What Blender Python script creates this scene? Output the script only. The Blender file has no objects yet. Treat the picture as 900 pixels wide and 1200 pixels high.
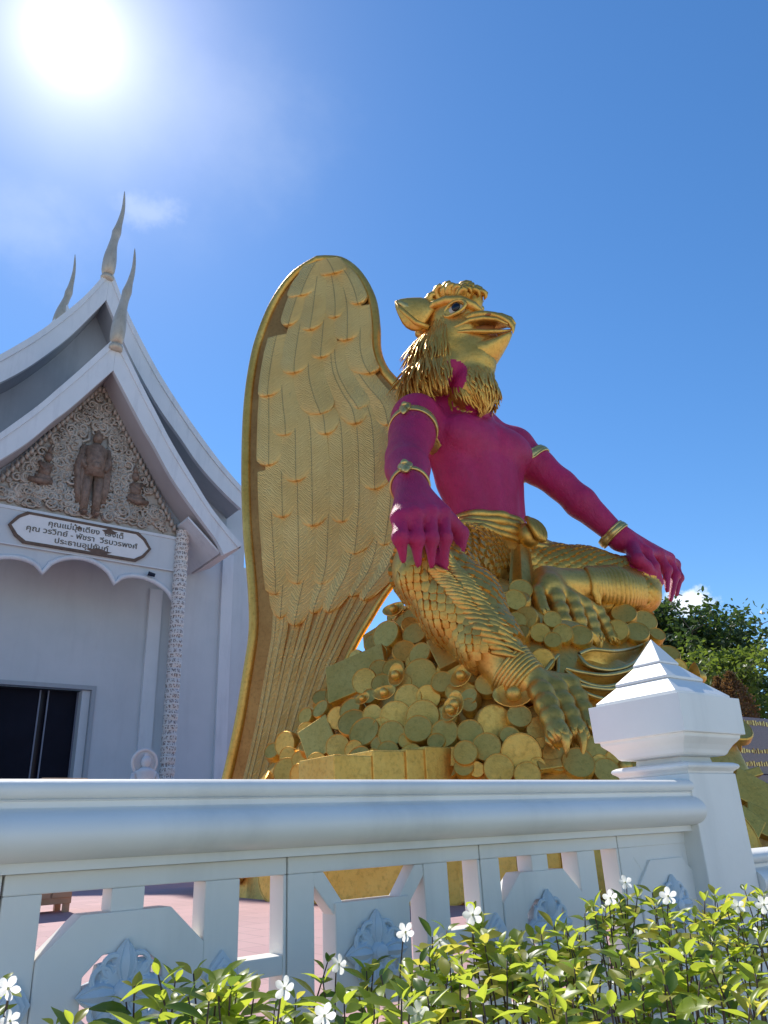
import bpy, bmesh, math, random
import numpy as np
from mathutils import Vector, Matrix
from mathutils.bvhtree import BVHTree
PI = math.pi
rad = math.radians
random.seed(7); rng = np.random.default_rng(7)
scene = bpy.context.scene
col = scene.collection

# ------------------------------------------------------------------ camera
EYE = np.array([0.0, 0.0, 1.5]); FPX = 884.3            # focal length in pixels of a 900x1200 frame
YAW, PITCH, ROLL = rad(37.564), rad(22.949), rad(-2.6895)
_cy, _sy, _cp, _sp = math.cos(YAW), math.sin(YAW), math.cos(PITCH), math.sin(PITCH)
CF = np.array([_sy*_cp, _cy*_cp, _sp]); _r = np.array([_cy, -_sy, 0.0]); _u = np.cross(_r, CF)
CR = math.cos(ROLL)*_r + math.sin(ROLL)*_u; CU = -math.sin(ROLL)*_r + math.cos(ROLL)*_u
cam_data = bpy.data.cameras.new('camera'); cam = bpy.data.objects.new('camera', cam_data); col.objects.link(cam)
cam_data.sensor_fit = 'VERTICAL'; cam_data.sensor_height = 36.0; cam_data.lens = 36.0*FPX/1200.0
cam_data.clip_start = 0.05; cam_data.clip_end = 3000
cam.matrix_world = Matrix(((CR[0], CU[0], -CF[0], EYE[0]), (CR[1], CU[1], -CF[1], EYE[1]), (CR[2], CU[2], -CF[2], EYE[2]), (0, 0, 0, 1)))
scene.camera = cam

# ------------------------------------------------------------------ sky and sun
SUN = Vector((0.0834, 0.6105, 0.7876)).normalized()
SUN_EL = math.asin(SUN.z); SUN_AZ = math.atan2(SUN.x, SUN.y)
world = bpy.data.worlds.new('World'); scene.world = world; world.use_nodes = True
wn, wl = world.node_tree.nodes, world.node_tree.links
wn.clear()
w_out = wn.new('ShaderNodeOutputWorld')
sky = wn.new('ShaderNodeTexSky'); sky.sky_type = 'NISHITA'; sky.sun_disc = False
sky.sun_elevation = SUN_EL; sky.sun_rotation = SUN_AZ
sky.air_density = 1.0; sky.dust_density = 0.1; sky.ozone_density = 5.0; sky.altitude = 0
bg = wn.new('ShaderNodeBackground'); bg.inputs['Strength'].default_value = 0.15
def wmath(op, a, b=None, clamp=False):
    n = wn.new('ShaderNodeMath'); n.operation = op; n.use_clamp = clamp
    for i, v in enumerate((a, b)):
        if v is None: continue
        if isinstance(v, (int, float)): n.inputs[i].default_value = v
        else: wl.new(v, n.inputs[i])
    return n.outputs[0]
tc = wn.new('ShaderNodeTexCoord')
vn = wn.new('ShaderNodeVectorMath'); vn.operation = 'NORMALIZE'; wl.new(tc.outputs['Generated'], vn.inputs[0])
dot = wn.new('ShaderNodeVectorMath'); dot.operation = 'DOT_PRODUCT'; wl.new(vn.outputs[0], dot.inputs[0]); dot.inputs[1].default_value = SUN
ang = wmath('ARCCOSINE', wmath('MINIMUM', dot.outputs['Value'], 0.999999))           # angle from the sun, radians
# bright aureole of the sun in thin haze
core = wmath('MULTIPLY', wmath('POWER', 2.718, wmath('MULTIPLY', wmath('POWER', wmath('DIVIDE', ang, rad(1.55)), 2.0), -1.0)), 9.0)
halo = wmath('MULTIPLY', wmath('POWER', 2.718, wmath('DIVIDE', ang, -rad(3.6))), 8.5)
glow = wmath('ADD', core, halo)
# thin cloud wisps and one small cumulus near the horizon
def cloud_mask(direction, radius, nscale, lo, hi, stretch=(1, 1, 1)):
    d = wn.new('ShaderNodeVectorMath'); d.operation = 'SUBTRACT'; wl.new(vn.outputs[0], d.inputs[0]); d.inputs[1].default_value = direction
    s = wn.new('ShaderNodeVectorMath'); s.operation = 'MULTIPLY'; wl.new(d.outputs[0], s.inputs[0]); s.inputs[1].default_value = stretch
    ln = wn.new('ShaderNodeVectorMath'); ln.operation = 'LENGTH'; wl.new(s.outputs[0], ln.inputs[0])
    nz = wn.new('ShaderNodeTexNoise'); nz.inputs['Scale'].default_value = nscale; nz.inputs['Detail'].default_value = 7; nz.inputs['Roughness'].default_value = 0.6
    wl.new(vn.outputs[0], nz.inputs['Vector'])
    f = wmath('SUBTRACT', 1.0, wmath('DIVIDE', ln.outputs['Value'], radius))
    v = wmath('ADD', f, wmath('MULTIPLY', wmath('SUBTRACT', nz.outputs['Fac'], 0.5), 1.7))
    mr = wn.new('ShaderNodeMapRange'); mr.interpolation_type = 'SMOOTHSTEP'; wl.new(v, mr.inputs[0]); mr.inputs[1].default_value = lo; mr.inputs[2].default_value = hi
    return mr.outputs[0]
def dir_px(x, y):
    d = (x-450)/FPX*CR - (y-600)/FPX*CU + CF
    return d/np.linalg.norm(d)
cl1 = cloud_mask(tuple(dir_px(808, 707)), 0.040, 42, 0.10, 0.62, (1, 1, 1.8))
cl2 = wmath('MULTIPLY', cloud_mask(tuple(dir_px(175, 250)), 0.055, 26, 0.15, 1.0, (1, 1, 1.6)), 0.22)
cl3 = wmath('MULTIPLY', cloud_mask(tuple(dir_px(30, 270)), 0.16, 9, 0.2, 1.2, (1, 1, 2.2)), 0.16)
cl4 = wmath('MULTIPLY', cloud_mask(tuple(dir_px(230, 120)), 0.22, 7, 0.1, 1.3, (1, 1, 1.4)), 0.13)
call = wmath('ADD', wmath('ADD', cl1, cl2), wmath('ADD', cl3, cl4), True)
mixc = wn.new('ShaderNodeMix'); mixc.data_type = 'RGBA'
hs = wn.new('ShaderNodeHueSaturation'); hs.inputs['Saturation'].default_value = 1.18; hs.inputs['Value'].default_value = 1.0
wl.new(sky.outputs[0], hs.inputs['Color'])
wl.new(call, mixc.inputs['Factor']); wl.new(hs.outputs[0], mixc.inputs['A']); mixc.inputs['B'].default_value = (6.4, 6.9, 7.6, 1)
gl = wn.new('ShaderNodeMix'); gl.data_type = 'RGBA'; gl.blend_type = 'ADD'; gl.inputs['Factor'].default_value = 1
gcol = wn.new('ShaderNodeMix'); gcol.data_type = 'RGBA'; gcol.blend_type = 'MULTIPLY'; gcol.inputs['Factor'].default_value = 1
comb = wn.new('ShaderNodeCombineColor'); wl.new(glow, comb.inputs[0]); wl.new(glow, comb.inputs[1]); wl.new(glow, comb.inputs[2])
wl.new(comb.outputs[0], gcol.inputs['A']); gcol.inputs['B'].default_value = (1.0, 0.92, 0.90, 1)
wl.new(mixc.outputs['Result'], gl.inputs['A']); wl.new(gcol.outputs['Result'], gl.inputs['B'])
wl.new(gl.outputs['Result'], bg.inputs['Color']); wl.new(bg.outputs[0], w_out.inputs['Surface'])

sun_data = bpy.data.lights.new('sun', 'SUN'); sun_data.energy = 4.5; sun_data.angle = rad(0.53); sun_data.color = (1.0, 0.95, 0.86)
sun = bpy.data.objects.new('sun', sun_data); col.objects.link(sun); sun.location = (10, 60, 80)
sun.rotation_euler = SUN.to_track_quat('Z', 'Y').to_euler()
vs = scene.view_settings; vs.view_transform = 'Standard'; vs.look = 'None'; vs.gamma = 1.0; vs.use_curve_mapping = False; vs.exposure = 0.18
scene.cycles.use_denoising = True
scene.cycles.max_bounces = 8; scene.cycles.diffuse_bounces = 4; scene.cycles.glossy_bounces = 4; scene.cycles.transmission_bounces = 4; scene.cycles.transparent_max_bounces = 8

# ------------------------------------------------------------------ pixels to places
def ray(x, y):
    return (x-450)/FPX*CR - (y-600)/FPX*CU + CF
def onY(x, y, Y): d = ray(x, y); return EYE + d*(Y/d[1])
def onX(x, y, X): d = ray(x, y); return EYE + d*(X/d[0])
def onZ(x, y, Z): d = ray(x, y); return EYE + d*((Z-EYE[2])/d[2])
def onP(x, y, p, n):
    d = ray(x, y); n = np.asarray(n, float); return EYE + d*(((np.asarray(p, float)-EYE) @ n)/(d @ n))

# ------------------------------------------------------------------ material helpers
MATS = {}
def new_mat(name):
    m = bpy.data.materials.new(name); m.use_nodes = True; MATS[name] = m
    nt = m.node_tree; b = nt.nodes['Principled BSDF']
    return m, nt, b
def nd(nt, t, **kw):
    n = nt.nodes.new(t)
    for k, v in kw.items():
        if k in n.inputs: n.inputs[k].default_value = v
        else: setattr(n, k, v)
    return n
def ramp(nt, fac, stops):
    r = nt.nodes.new('ShaderNodeValToRGB'); e = r.color_ramp.elements
    while len(e) < len(stops): e.new(0.5)
    for el, (p, c) in zip(e, stops):
        el.position = p; el.color = tuple(c) + (1,) if len(c) == 3 else c
    nt.links.new(fac, r.inputs[0]); return r.outputs[0]
def noise(nt, vec, scale, detail=5, rough=0.55, dist=0.0):
    n = nd(nt, 'ShaderNodeTexNoise', Scale=scale, Detail=detail, Roughness=rough, Distortion=dist)
    if vec is not None: nt.links.new(vec, n.inputs['Vector'])
    return n.outputs['Fac']
def coords(nt, kind='Object', scale=None):
    t = nt.nodes.new('ShaderNodeTexCoord'); o = t.outputs[kind]
    if scale is not None:
        mp = nt.nodes.new('ShaderNodeMapping'); mp.inputs['Scale'].default_value = scale; nt.links.new(o, mp.inputs[0]); o = mp.outputs[0]
    return o
def world_pos(nt, scale=None):
    g = nt.nodes.new('ShaderNodeNewGeometry'); o = g.outputs['Position']
    if scale is not None:
        mp = nt.nodes.new('ShaderNodeMapping'); mp.inputs['Scale'].default_value = scale; nt.links.new(o, mp.inputs[0]); o = mp.outputs[0]
    return o
def mixcol(nt, fac, a, b, mode='MIX'):
    m = nt.nodes.new('ShaderNodeMix'); m.data_type = 'RGBA'; m.blend_type = mode
    for k, v in (('Factor', fac), ('A', a), ('B', b)):
        if isinstance(v, (int, float)): m.inputs[k].default_value = v
        elif isinstance(v, tuple): m.inputs[k].default_value = v if len(v) == 4 else v + (1,)
        else: nt.links.new(v, m.inputs[k])
    return m.outputs['Result']
def bump(nt, b, height, strength=0.3, dist=0.02):
    n = nd(nt, 'ShaderNodeBump', Strength=strength, Distance=dist); nt.links.new(height, n.inputs['Height']); nt.links.new(n.outputs[0], b.inputs['Normal'])
def paint(name, c1, c2, rough=0.55, scale=2.0, bscale=40, bstr=0.15, bdist=0.004, streak=0.0, c3=None, spec=0.4):
    m, nt, b = new_mat(name)
    wp = world_pos(nt)
    f = noise(nt, wp, scale, 6, 0.6)
    c = ramp(nt, f, [(0.32, c1), (0.68, c2)])
    if streak:
        ws = world_pos(nt, (1.1, 1.1, 0.16))
        s = noise(nt, ws, 2.2, 6, 0.65)
        sr = ramp(nt, s, [(0.5, (0, 0, 0)), (0.75, (streak,)*3)])
        c = mixcol(nt, sr, c, c3 or tuple(v*0.55 for v in c1))
    nt.links.new(c, b.inputs['Base Color']); b.inputs['Roughness'].default_value = rough; b.inputs['Specular IOR Level'].default_value = spec
    bump(nt, b, noise(nt, wp, bscale, 4), bstr, bdist)
    return m

paint('rail_white', (0.81, 0.785, 0.725), (0.86, 0.835, 0.775), 0.42, 2.5, 14, 0.22, 0.008, 0.40, (0.50, 0.50, 0.47))
paint('motif_blue', (0.58, 0.67, 0.74), (0.64, 0.73, 0.79), 0.40, 5, 30, 0.15, 0.004)
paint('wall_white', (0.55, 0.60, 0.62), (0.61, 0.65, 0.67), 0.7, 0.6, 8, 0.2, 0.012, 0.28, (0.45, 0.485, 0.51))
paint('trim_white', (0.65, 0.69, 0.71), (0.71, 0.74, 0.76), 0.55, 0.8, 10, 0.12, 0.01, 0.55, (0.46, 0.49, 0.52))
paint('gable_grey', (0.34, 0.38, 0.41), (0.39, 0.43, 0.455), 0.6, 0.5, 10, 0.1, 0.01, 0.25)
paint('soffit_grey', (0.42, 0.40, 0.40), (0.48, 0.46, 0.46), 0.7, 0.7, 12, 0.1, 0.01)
paint('roof_tile', (0.20, 0.23, 0.27), (0.27, 0.30, 0.34), 0.6, 1.5)
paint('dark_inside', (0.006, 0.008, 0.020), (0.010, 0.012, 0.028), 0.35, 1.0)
paint('door_blue', (0.004, 0.005, 0.013), (0.007, 0.009, 0.020), 0.6, 1.0, spec=0.15)
paint('steel_line', (0.16, 0.18, 0.24), (0.22, 0.24, 0.30), 0.4, 3)
paint('sign_cream', (0.74, 0.74, 0.72), (0.80, 0.80, 0.78), 0.5, 3)
paint('sign_brown', (0.10, 0.065, 0.045), (0.17, 0.11, 0.075), 0.6, 6)
paint('letter_dark', (0.09, 0.08, 0.06), (0.13, 0.11, 0.08), 0.5, 6)
paint('relief_bronze', (0.14, 0.095, 0.07), (0.28, 0.20, 0.15), 0.4, 5, 12, 0.8, 0.06)
paint('bark', (0.10, 0.075, 0.05), (0.17, 0.13, 0.09), 0.85, 8, 40, 0.5, 0.01)
paint('stem_brown', (0.07, 0.04, 0.03), (0.13, 0.08, 0.05), 0.6, 30, 120, 0.3, 0.001)
paint('wood_tan', (0.40, 0.24, 0.13), (0.50, 0.31, 0.18), 0.5, 3)
paint('buddha_white', (0.70, 0.70, 0.68), (0.78, 0.78, 0.76), 0.5, 4)
paint('earth', (0.16, 0.13, 0.10), (0.26, 0.22, 0.17), 0.9, 1.0, 20, 0.6, 0.03)
paint('concrete', (0.50, 0.48, 0.44), (0.60, 0.575, 0.53), 0.85, 1.0, 30, 0.3, 0.01, 0.2)

def gold(name, c1, c2, rough=0.36, metal=0.85, grain=(6, 6, 6), dark=0.5, bstr=0.35):
    m, nt, b = new_mat(name)
    wp = world_pos(nt)
    f = noise(nt, wp, 1.6, 7, 0.62)
    c = ramp(nt, f, [(0.30, c1), (0.70, c2)])
    g2 = noise(nt, world_pos(nt, grain), 3.0, 6, 0.7)
    c = mixcol(nt, ramp(nt, g2, [(0.50, (0, 0, 0)), (0.80, (dark,)*3)]), c, tuple(v*0.35 for v in c1))
    nt.links.new(c, b.inputs['Base Color']); b.inputs['Metallic'].default_value = metal
    rr = nd(nt, 'ShaderNodeMapRange'); nt.links.new(g2, rr.inputs[0]); rr.inputs[3].default_value = rough-0.10; rr.inputs[4].default_value = rough+0.18
    nt.links.new(rr.outputs[0], b.inputs['Roughness'])
    bump(nt, b, noise(nt, wp, 22, 5, 0.65), bstr, 0.012)
    return m
gold('gold', (0.66, 0.345, 0.060), (0.82, 0.50, 0.125), 0.37, 0.85, dark=0.6, bstr=0.5)
gold('gold_scale', (0.62, 0.32, 0.055), (0.78, 0.47, 0.11), 0.37, 0.85, dark=0.6)
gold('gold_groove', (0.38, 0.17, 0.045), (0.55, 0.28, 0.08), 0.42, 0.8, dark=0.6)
gold('gold_pile', (0.72, 0.395, 0.068), (0.86, 0.545, 0.13), 0.42, 0.78, dark=0.6, bstr=0.5)
gold('gold_trim', (0.62, 0.42, 0.13), (0.74, 0.54, 0.20), 0.32)
gold('relief_gold', (0.38, 0.33, 0.27), (0.56, 0.51, 0.44), 0.5, 0.35, (3, 3, 3), 0.6)
gold('finial_gold', (0.46, 0.40, 0.30), (0.58, 0.51, 0.40), 0.5, 0.4, (2, 2, 1), 0.4)
# wing feathers: gold with fine slanting barbs in each feather's own coordinates
def feather_mat():
    m, nt, b = new_mat('gold_feather')
    oc = coords(nt, 'UV')
    sp = nt.nodes.new('ShaderNodeSeparateXYZ'); nt.links.new(oc, sp.inputs[0])
    ab = nd(nt, 'ShaderNodeMath', operation='ABSOLUTE'); nt.links.new(sp.outputs[0], ab.inputs[0])
    cb = nt.nodes.new('ShaderNodeCombineXYZ')
    ad = nd(nt, 'ShaderNodeMath', operation='MULTIPLY_ADD'); nt.links.new(ab.outputs[0], ad.inputs[0]); ad.inputs[1].default_value = 1.1; nt.links.new(sp.outputs[1], ad.inputs[2])
    nt.links.new(ab.outputs[0], cb.inputs[0]); nt.links.new(ad.outputs[0], cb.inputs[1])
    wv = nd(nt, 'ShaderNodeTexWave', Scale=3.2, Distortion=9.0, Detail=5.0); wv.bands_direction = 'Y'; nt.links.new(cb.outputs[0], wv.inputs['Vector']); wv.inputs['Detail Scale'].default_value = 1.6
    wp = world_pos(nt)
    c = ramp(nt, noise(nt, wp, 1.3, 6, 0.6), [(0.3, (0.72, 0.44, 0.12)), (0.7, (0.86, 0.60, 0.20))])
    c = mixcol(nt, ramp(nt, wv.outputs['Fac'], [(0.0, (0.28,)*3), (0.35, (0, 0, 0))]), c, (0.40, 0.24, 0.08))
    c = mixcol(nt, ramp(nt, ab.outputs[0], [(0.0, (0.75,)*3), (0.03, (0, 0, 0))]), c, (0.20, 0.11, 0.04))
    nt.links.new(c, b.inputs['Base Color']); b.inputs['Metallic'].default_value = 0.6; b.inputs['Roughness'].default_value = 0.42
    bump(nt, b, wv.outputs['Fac'], 0.42, 0.025)
feather_mat()
def crimson():
    m, nt, b = new_mat('crimson')
    wp = world_pos(nt)
    c = ramp(nt, noise(nt, wp, 1.8, 7, 0.62), [(0.3, (0.36, 0.008, 0.072)), (0.7, (0.52, 0.016, 0.115))])
    st = noise(nt, world_pos(nt, (3.0, 3.0, 0.8)), 3.5, 7, 0.7)
    c = mixcol(nt, ramp(nt, st, [(0.52, (0, 0, 0)), (0.82, (0.5,)*3)]), c, (0.46, 0.05, 0.14))
    c = mixcol(nt, ramp(nt, noise(nt, wp, 14, 5, 0.7), [(0.58, (0, 0, 0)), (0.75, (0.55,)*3)]), c, (0.24, 0.005, 0.05))
    nt.links.new(c, b.inputs['Base Color']); b.inputs['Roughness'].default_value = 0.45; b.inputs['Specular IOR Level'].default_value = 0.45
    bump(nt, b, noise(nt, world_pos(nt, (1, 1, 0.6)), 7, 9, 0.75), 0.85, 0.045)
crimson()
def simple(name, c, rough=0.5, metal=0.0, spec=0.5):
    m, nt, b = new_mat(name); b.inputs['Base Color'].default_value = tuple(c)+(1,); b.inputs['Roughness'].default_value = rough; b.inputs['Metallic'].default_value = metal; b.inputs['Specular IOR Level'].default_value = spec
simple('eye_white', (0.45, 0.42, 0.33), 0.25); simple('eye_black', (0.004, 0.004, 0.008), 0.08)
paint('mouth_orange', (0.30, 0.10, 0.03), (0.40, 0.15, 0.04), 0.5, 4)
def paving():
    m, nt, b = new_mat('pink_paving')
    wp = world_pos(nt)
    br = nd(nt, 'ShaderNodeTexBrick', Scale=1.0); br.offset = 0.5
    br.inputs['Brick Width'].default_value = 0.4; br.inputs['Row Height'].default_value = 0.4; br.inputs['Mortar Size'].default_value = 0.006
    br.inputs['Color1'].default_value = (0.52, 0.31, 0.31, 1); br.inputs['Color2'].default_value = (0.46, 0.27, 0.275, 1); br.inputs['Mortar'].default_value = (0.34, 0.22, 0.21, 1)
    nt.links.new(wp, br.inputs['Vector'])
    c = mixcol(nt, ramp(nt, noise(nt, wp, 1.1, 7), [(0.4, (0, 0, 0)), (0.8, (0.4,)*3)]), br.outputs['Color'], (0.36, 0.22, 0.21))
    nt.links.new(c, b.inputs['Base Color']); b.inputs['Roughness'].default_value = 0.7
    bump(nt, b, br.outputs['Fac'], -0.3, 0.004)
paving()
def mosaic():
    m, nt, b = new_mat('mosaic')
    oc = coords(nt, 'UV')
    br = nd(nt, 'ShaderNodeTexBrick', Scale=1.0); br.offset = 0.5; br.inputs['Brick Width'].default_value = 1.5; br.inputs['Row Height'].default_value = 1.17; br.inputs['Mortar Size'].default_value = 0.17; br.inputs['Mortar Smooth'].default_value = 0.3
    br.inputs['Color1'].default_value = (0.20, 0.16, 0.14, 1); br.inputs['Color2'].default_value = (0.30, 0.25, 0.22, 1); br.inputs['Mortar'].default_value = (0.72, 0.70, 0.66, 1)
    nt.links.new(oc, br.inputs['Vector'])
    v = nd(nt, 'ShaderNodeTexVoronoi', Scale=2.6); v.inputs['Randomness'].default_value = 0.9; nt.links.new(oc, v.inputs['Vector'])
    k = ramp(nt, v.outputs['Distance'], [(0.46, (0, 0, 0)), (0.58, (1, 1, 1))])
    c = mixcol(nt, k, br.outputs['Color'], (0.66, 0.64, 0.60))
    nt.links.new(c, b.inputs['Base Color']); b.inputs['Roughness'].default_value = 0.35
    bump(nt, b, v.outputs['Distance'], 0.5, 0.02)
mosaic()
def granite():
    m, nt, b = new_mat('granite')
    wp = world_pos(nt)
    c = ramp(nt, noise(nt, wp, 60, 3, 0.7), [(0.35, (0.10, 0.05, 0.065)), (0.65, (0.19, 0.11, 0.135))])
    nt.links.new(c, b.inputs['Base Color']); b.inputs['Roughness'].default_value = 0.28
granite()
def leaf_mat(name, c1, c2, ct, tr=0.45, rough=0.35, scale=2.5):
    m, nt, b = new_mat(name)
    oi = nt.nodes.new('ShaderNodeObjectInfo')
    f = noise(nt, world_pos(nt), scale, 3)
    r = nd(nt, 'ShaderNodeMath', operation='MULTIPLY_ADD'); nt.links.new(oi.outputs['Random'], r.inputs[0]); r.inputs[1].default_value = 0.55; nt.links.new(f, r.inputs[2])
    c = ramp(nt, r.outputs[0], [(0.35, c1), (0.95, c2)])
    nt.links.new(c, b.inputs['Base Color']); b.inputs['Roughness'].default_value = rough
    t = nt.nodes.new('ShaderNodeBsdfTranslucent'); tcol = mixcol(nt, 0.75, c, ct); nt.links.new(tcol, t.inputs['Color'])
    mx = nt.nodes.new('ShaderNodeMixShader'); mx.inputs[0].default_value = tr
    nt.links.new(b.outputs[0], mx.inputs[1]); nt.links.new(t.outputs[0], mx.inputs[2]); nt.links.new(mx.outputs[0], nt.nodes['Material Output'].inputs['Surface'])
leaf_mat('leaf_fresh', (0.10, 0.17, 0.02), (0.20, 0.27, 0.03), (0.80, 0.90, 0.08), 0.6)
leaf_mat('leaf_deep', (0.030, 0.075, 0.014), (0.08, 0.14, 0.022), (0.34, 0.50, 0.06), 0.5)
leaf_mat('leaf_yellow', (0.22, 0.24, 0.03), (0.40, 0.38, 0.06), (0.95, 0.86, 0.12), 0.6)
leaf_mat('petal', (0.82, 0.82, 0.78), (0.90, 0.90, 0.86), (0.97, 0.97, 0.95), 0.8, 0.5)
leaf_mat('tree_leaf', (0.022, 0.050, 0.014), (0.055, 0.095, 0.022), (0.13, 0.22, 0.03), 0.35, 0.45, 0.8)
leaf_mat('tree_leaf_light', (0.06, 0.11, 0.02), (0.12, 0.17, 0.03), (0.3, 0.4, 0.04), 0.45, 0.45, 0.8)
leaf_mat('leaf_rust', (0.07, 0.06, 0.02), (0.20, 0.10, 0.045), (0.34, 0.18, 0.05), 0.4, 0.5, 1.5)
simple('flower_core', (0.55, 0.5, 0.2), 0.6)

# ------------------------------------------------------------------ mesh helpers
def nrm(v): v = np.asarray(v, float); return v/max(np.linalg.norm(v), 1e-9)
class MB:
    """collects faces; build() links them as ONE mesh object"""
    def __init__(s): s.v = []; s.f = []; s.uv = None
    def add(s, vs, fs):
        o = len(s.v); s.v.extend([tuple(map(float, v)) for v in vs]); s.f.extend([tuple(i+o for i in f) for f in fs]); return s
    def box(s, x0, x1, y0, y1, z0, z1):
        return s.add([(x0, y0, z0), (x1, y0, z0), (x1, y1, z0), (x0, y1, z0), (x0, y0, z1), (x1, y0, z1), (x1, y1, z1), (x0, y1, z1)],
                     [(3, 2, 1, 0), (4, 5, 6, 7), (0, 1, 5, 4), (1, 2, 6, 5), (2, 3, 7, 6), (3, 0, 4, 7)])
    def obox(s, c, ax, ay, az, hx, hy, hz):
        c, ax, ay, az = (np.asarray(t, float) for t in (c, ax, ay, az))
        vs = [c+sx*hx*ax+sy*hy*ay+sz*hz*az for sz in (-1, 1) for sx, sy in ((-1, -1), (1, -1), (1, 1), (-1, 1))]
        return s.add(vs, [(3, 2, 1, 0), (4, 5, 6, 7), (0, 1, 5, 4), (1, 2, 6, 5), (2, 3, 7, 6), (3, 0, 4, 7)])
    def prism_xz(s, poly, y0, y1):
        """polygon in x,z extruded from y0 to y1"""
        n = len(poly); vs = [(p[0], y0, p[1]) for p in poly] + [(p[0], y1, p[1]) for p in poly]
        fs = [tuple(range(n)), tuple(range(2*n-1, n-1, -1))] + [(i, i+n, (i+1) % n+n, (i+1) % n) for i in range(n)]
        return s.add(vs, fs)
    def strip_xz(s, outer, inner, y0, y1, closed=False):
        """band between two x,z polylines extruded in y, made of quads"""
        n = len(outer); vs = [(p[0], y, p[1]) for y in (y0, y1) for q in (outer, inner) for p in q]
        O0, I0, O1, I1 = 0, n, 2*n, 3*n; fs = []
        for i in range(n if closed else n-1):
            j = (i+1) % n
            fs += [(O0+i, O0+j, I0+j, I0+i), (O1+j, O1+i, I1+i, I1+j), (O0+j, O0+i, O1+i, O1+j), (I0+i, I0+j, I1+j, I1+i)]
        if not closed: fs += [(O0, I0, I1, O1), (I0+n-1, O0+n-1, O1+n-1, I1+n-1)]
        return s.add(vs, fs)
    def profile_x(s, prof, x0, x1, cap=True):
        """closed y,z profile extruded along x"""
        n = len(prof); vs = [(x0, p[0], p[1]) for p in prof] + [(x1, p[0], p[1]) for p in prof]
        fs = [(i, (i+1) % n, (i+1) % n+n, i+n) for i in range(n)]
        if cap: fs += [tuple(range(n-1, -1, -1)), tuple(range(n, 2*n))]
        return s.add(vs, fs)
    def tube(s, pts, rads, seg=8, cap=True, flat=1.0, up=None):
        pts = [np.asarray(p, float) for p in pts]; n = len(pts)
        if isinstance(rads, (int, float)): rads = [rads]*n
        t0 = nrm(pts[1]-pts[0]); a = np.array([0, 0, 1.0]) if up is None else np.asarray(up, float)
        if abs(t0 @ nrm(a)) > 0.95: a = np.array([1.0, 0, 0])
        vs = []; e1 = nrm(np.cross(np.cross(t0, a), t0))
        for i in range(n):
            t = nrm(pts[min(i+1, n-1)]-pts[max(i-1, 0)])
            e1 = nrm(e1 - (e1 @ t)*t); e2 = np.cross(t, e1)
            for k in range(seg):
                w = 2*PI*k/seg; vs.append(pts[i]+rads[i]*(math.cos(w)*flat*e1+math.sin(w)*e2))
        fs = [(i*seg+k, i*seg+(k+1) % seg, (i+1)*seg+(k+1) % seg, (i+1)*seg+k) for i in range(n-1) for k in range(seg)]
        if cap: fs += [tuple(range(seg-1, -1, -1)), tuple((n-1)*seg+k for k in range(seg))]
        return s.add(vs, fs)
    def lathe(s, prof, c=(0, 0, 0), seg=24, axes=None, cap=True):
        """profile of (radius, height)"""
        c = np.asarray(c, float); ex, ey, ez = axes if axes is not None else np.eye(3); vs = []
        for r, h in prof:
            for k in range(seg):
                w = 2*PI*k/seg; vs.append(c+r*math.cos(w)*ex+r*math.sin(w)*ey+h*ez)
        n = len(prof); fs = [(i*seg+k, i*seg+(k+1) % seg, (i+1)*seg+(k+1) % seg, (i+1)*seg+k) for i in range(n-1) for k in range(seg)]
        if cap: fs += [tuple(range(seg-1, -1, -1)), tuple((n-1)*seg+k for k in range(seg))]
        return s.add(vs, fs)
    def ball(s, c, r, seg=12, rings=8, axes=None):
        r = (r, r, r) if isinstance(r, (int, float)) else r
        ex, ey, ez = axes if axes is not None else np.eye(3); c = np.asarray(c, float)
        vs = [c+ez*r[2]]
        for i in range(1, rings):
            p = PI*i/rings
            for k in range(seg):
                w = 2*PI*k/seg; vs.append(c+ex*r[0]*math.sin(p)*math.cos(w)+ey*r[1]*math.sin(p)*math.sin(w)+ez*r[2]*math.cos(p))
        vs.append(c-ez*r[2]); L = len(vs)-1
        fs = [(0, 1+k, 1+(k+1) % seg) for k in range(seg)]
        fs += [(1+i*seg+k, 1+(i+1)*seg+k, 1+(i+1)*seg+(k+1) % seg, 1+i*seg+(k+1) % seg) for i in range(rings-2) for k in range(seg)]
        fs += [(L, L-seg+(k+1) % seg, L-seg+k) for k in range(seg)]
        return s.add(vs, fs)
    def mesh(s, name, mat, smooth=False, bevel=0.0, fix=True):
        me = bpy.data.meshes.new(name); me.from_pydata(s.v, [], s.f)
        if s.uv is not None:
            ul = me.uv_layers.new(name='UVMap'); li = np.empty(len(me.loops), np.int32); me.loops.foreach_get('vertex_index', li)
            ul.data.foreach_set('uv', np.asarray(s.uv, np.float32)[li].ravel())
        if fix or bevel:
            bm = bmesh.new(); bm.from_mesh(me)
            if bevel:
                ed = [e for e in bm.edges if len(e.link_faces) == 2 and e.calc_face_angle(0) > 0.6]
                bmesh.ops.bevel(bm, geom=ed, offset=bevel, segments=2, affect='EDGES', profile=0.6, clamp_overlap=True)
            bmesh.ops.recalc_face_normals(bm, faces=bm.faces); bm.to_mesh(me); bm.free()
        if smooth:
            me.polygons.foreach_set('use_smooth', [True]*len(me.polygons))
            if isinstance(smooth, float): me.set_sharp_from_angle(angle=smooth)
        if mat: me.materials.append(MATS[mat])
        me.update(); return me
    def build(s, name, mat, parent=None, smooth=False, bevel=0.0, fix=True, loc=None):
        return link(name, s.mesh(name, mat, smooth, bevel, fix), parent, loc)
WM = {}                                        # world matrix of each object by name; children are given in world space
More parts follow.
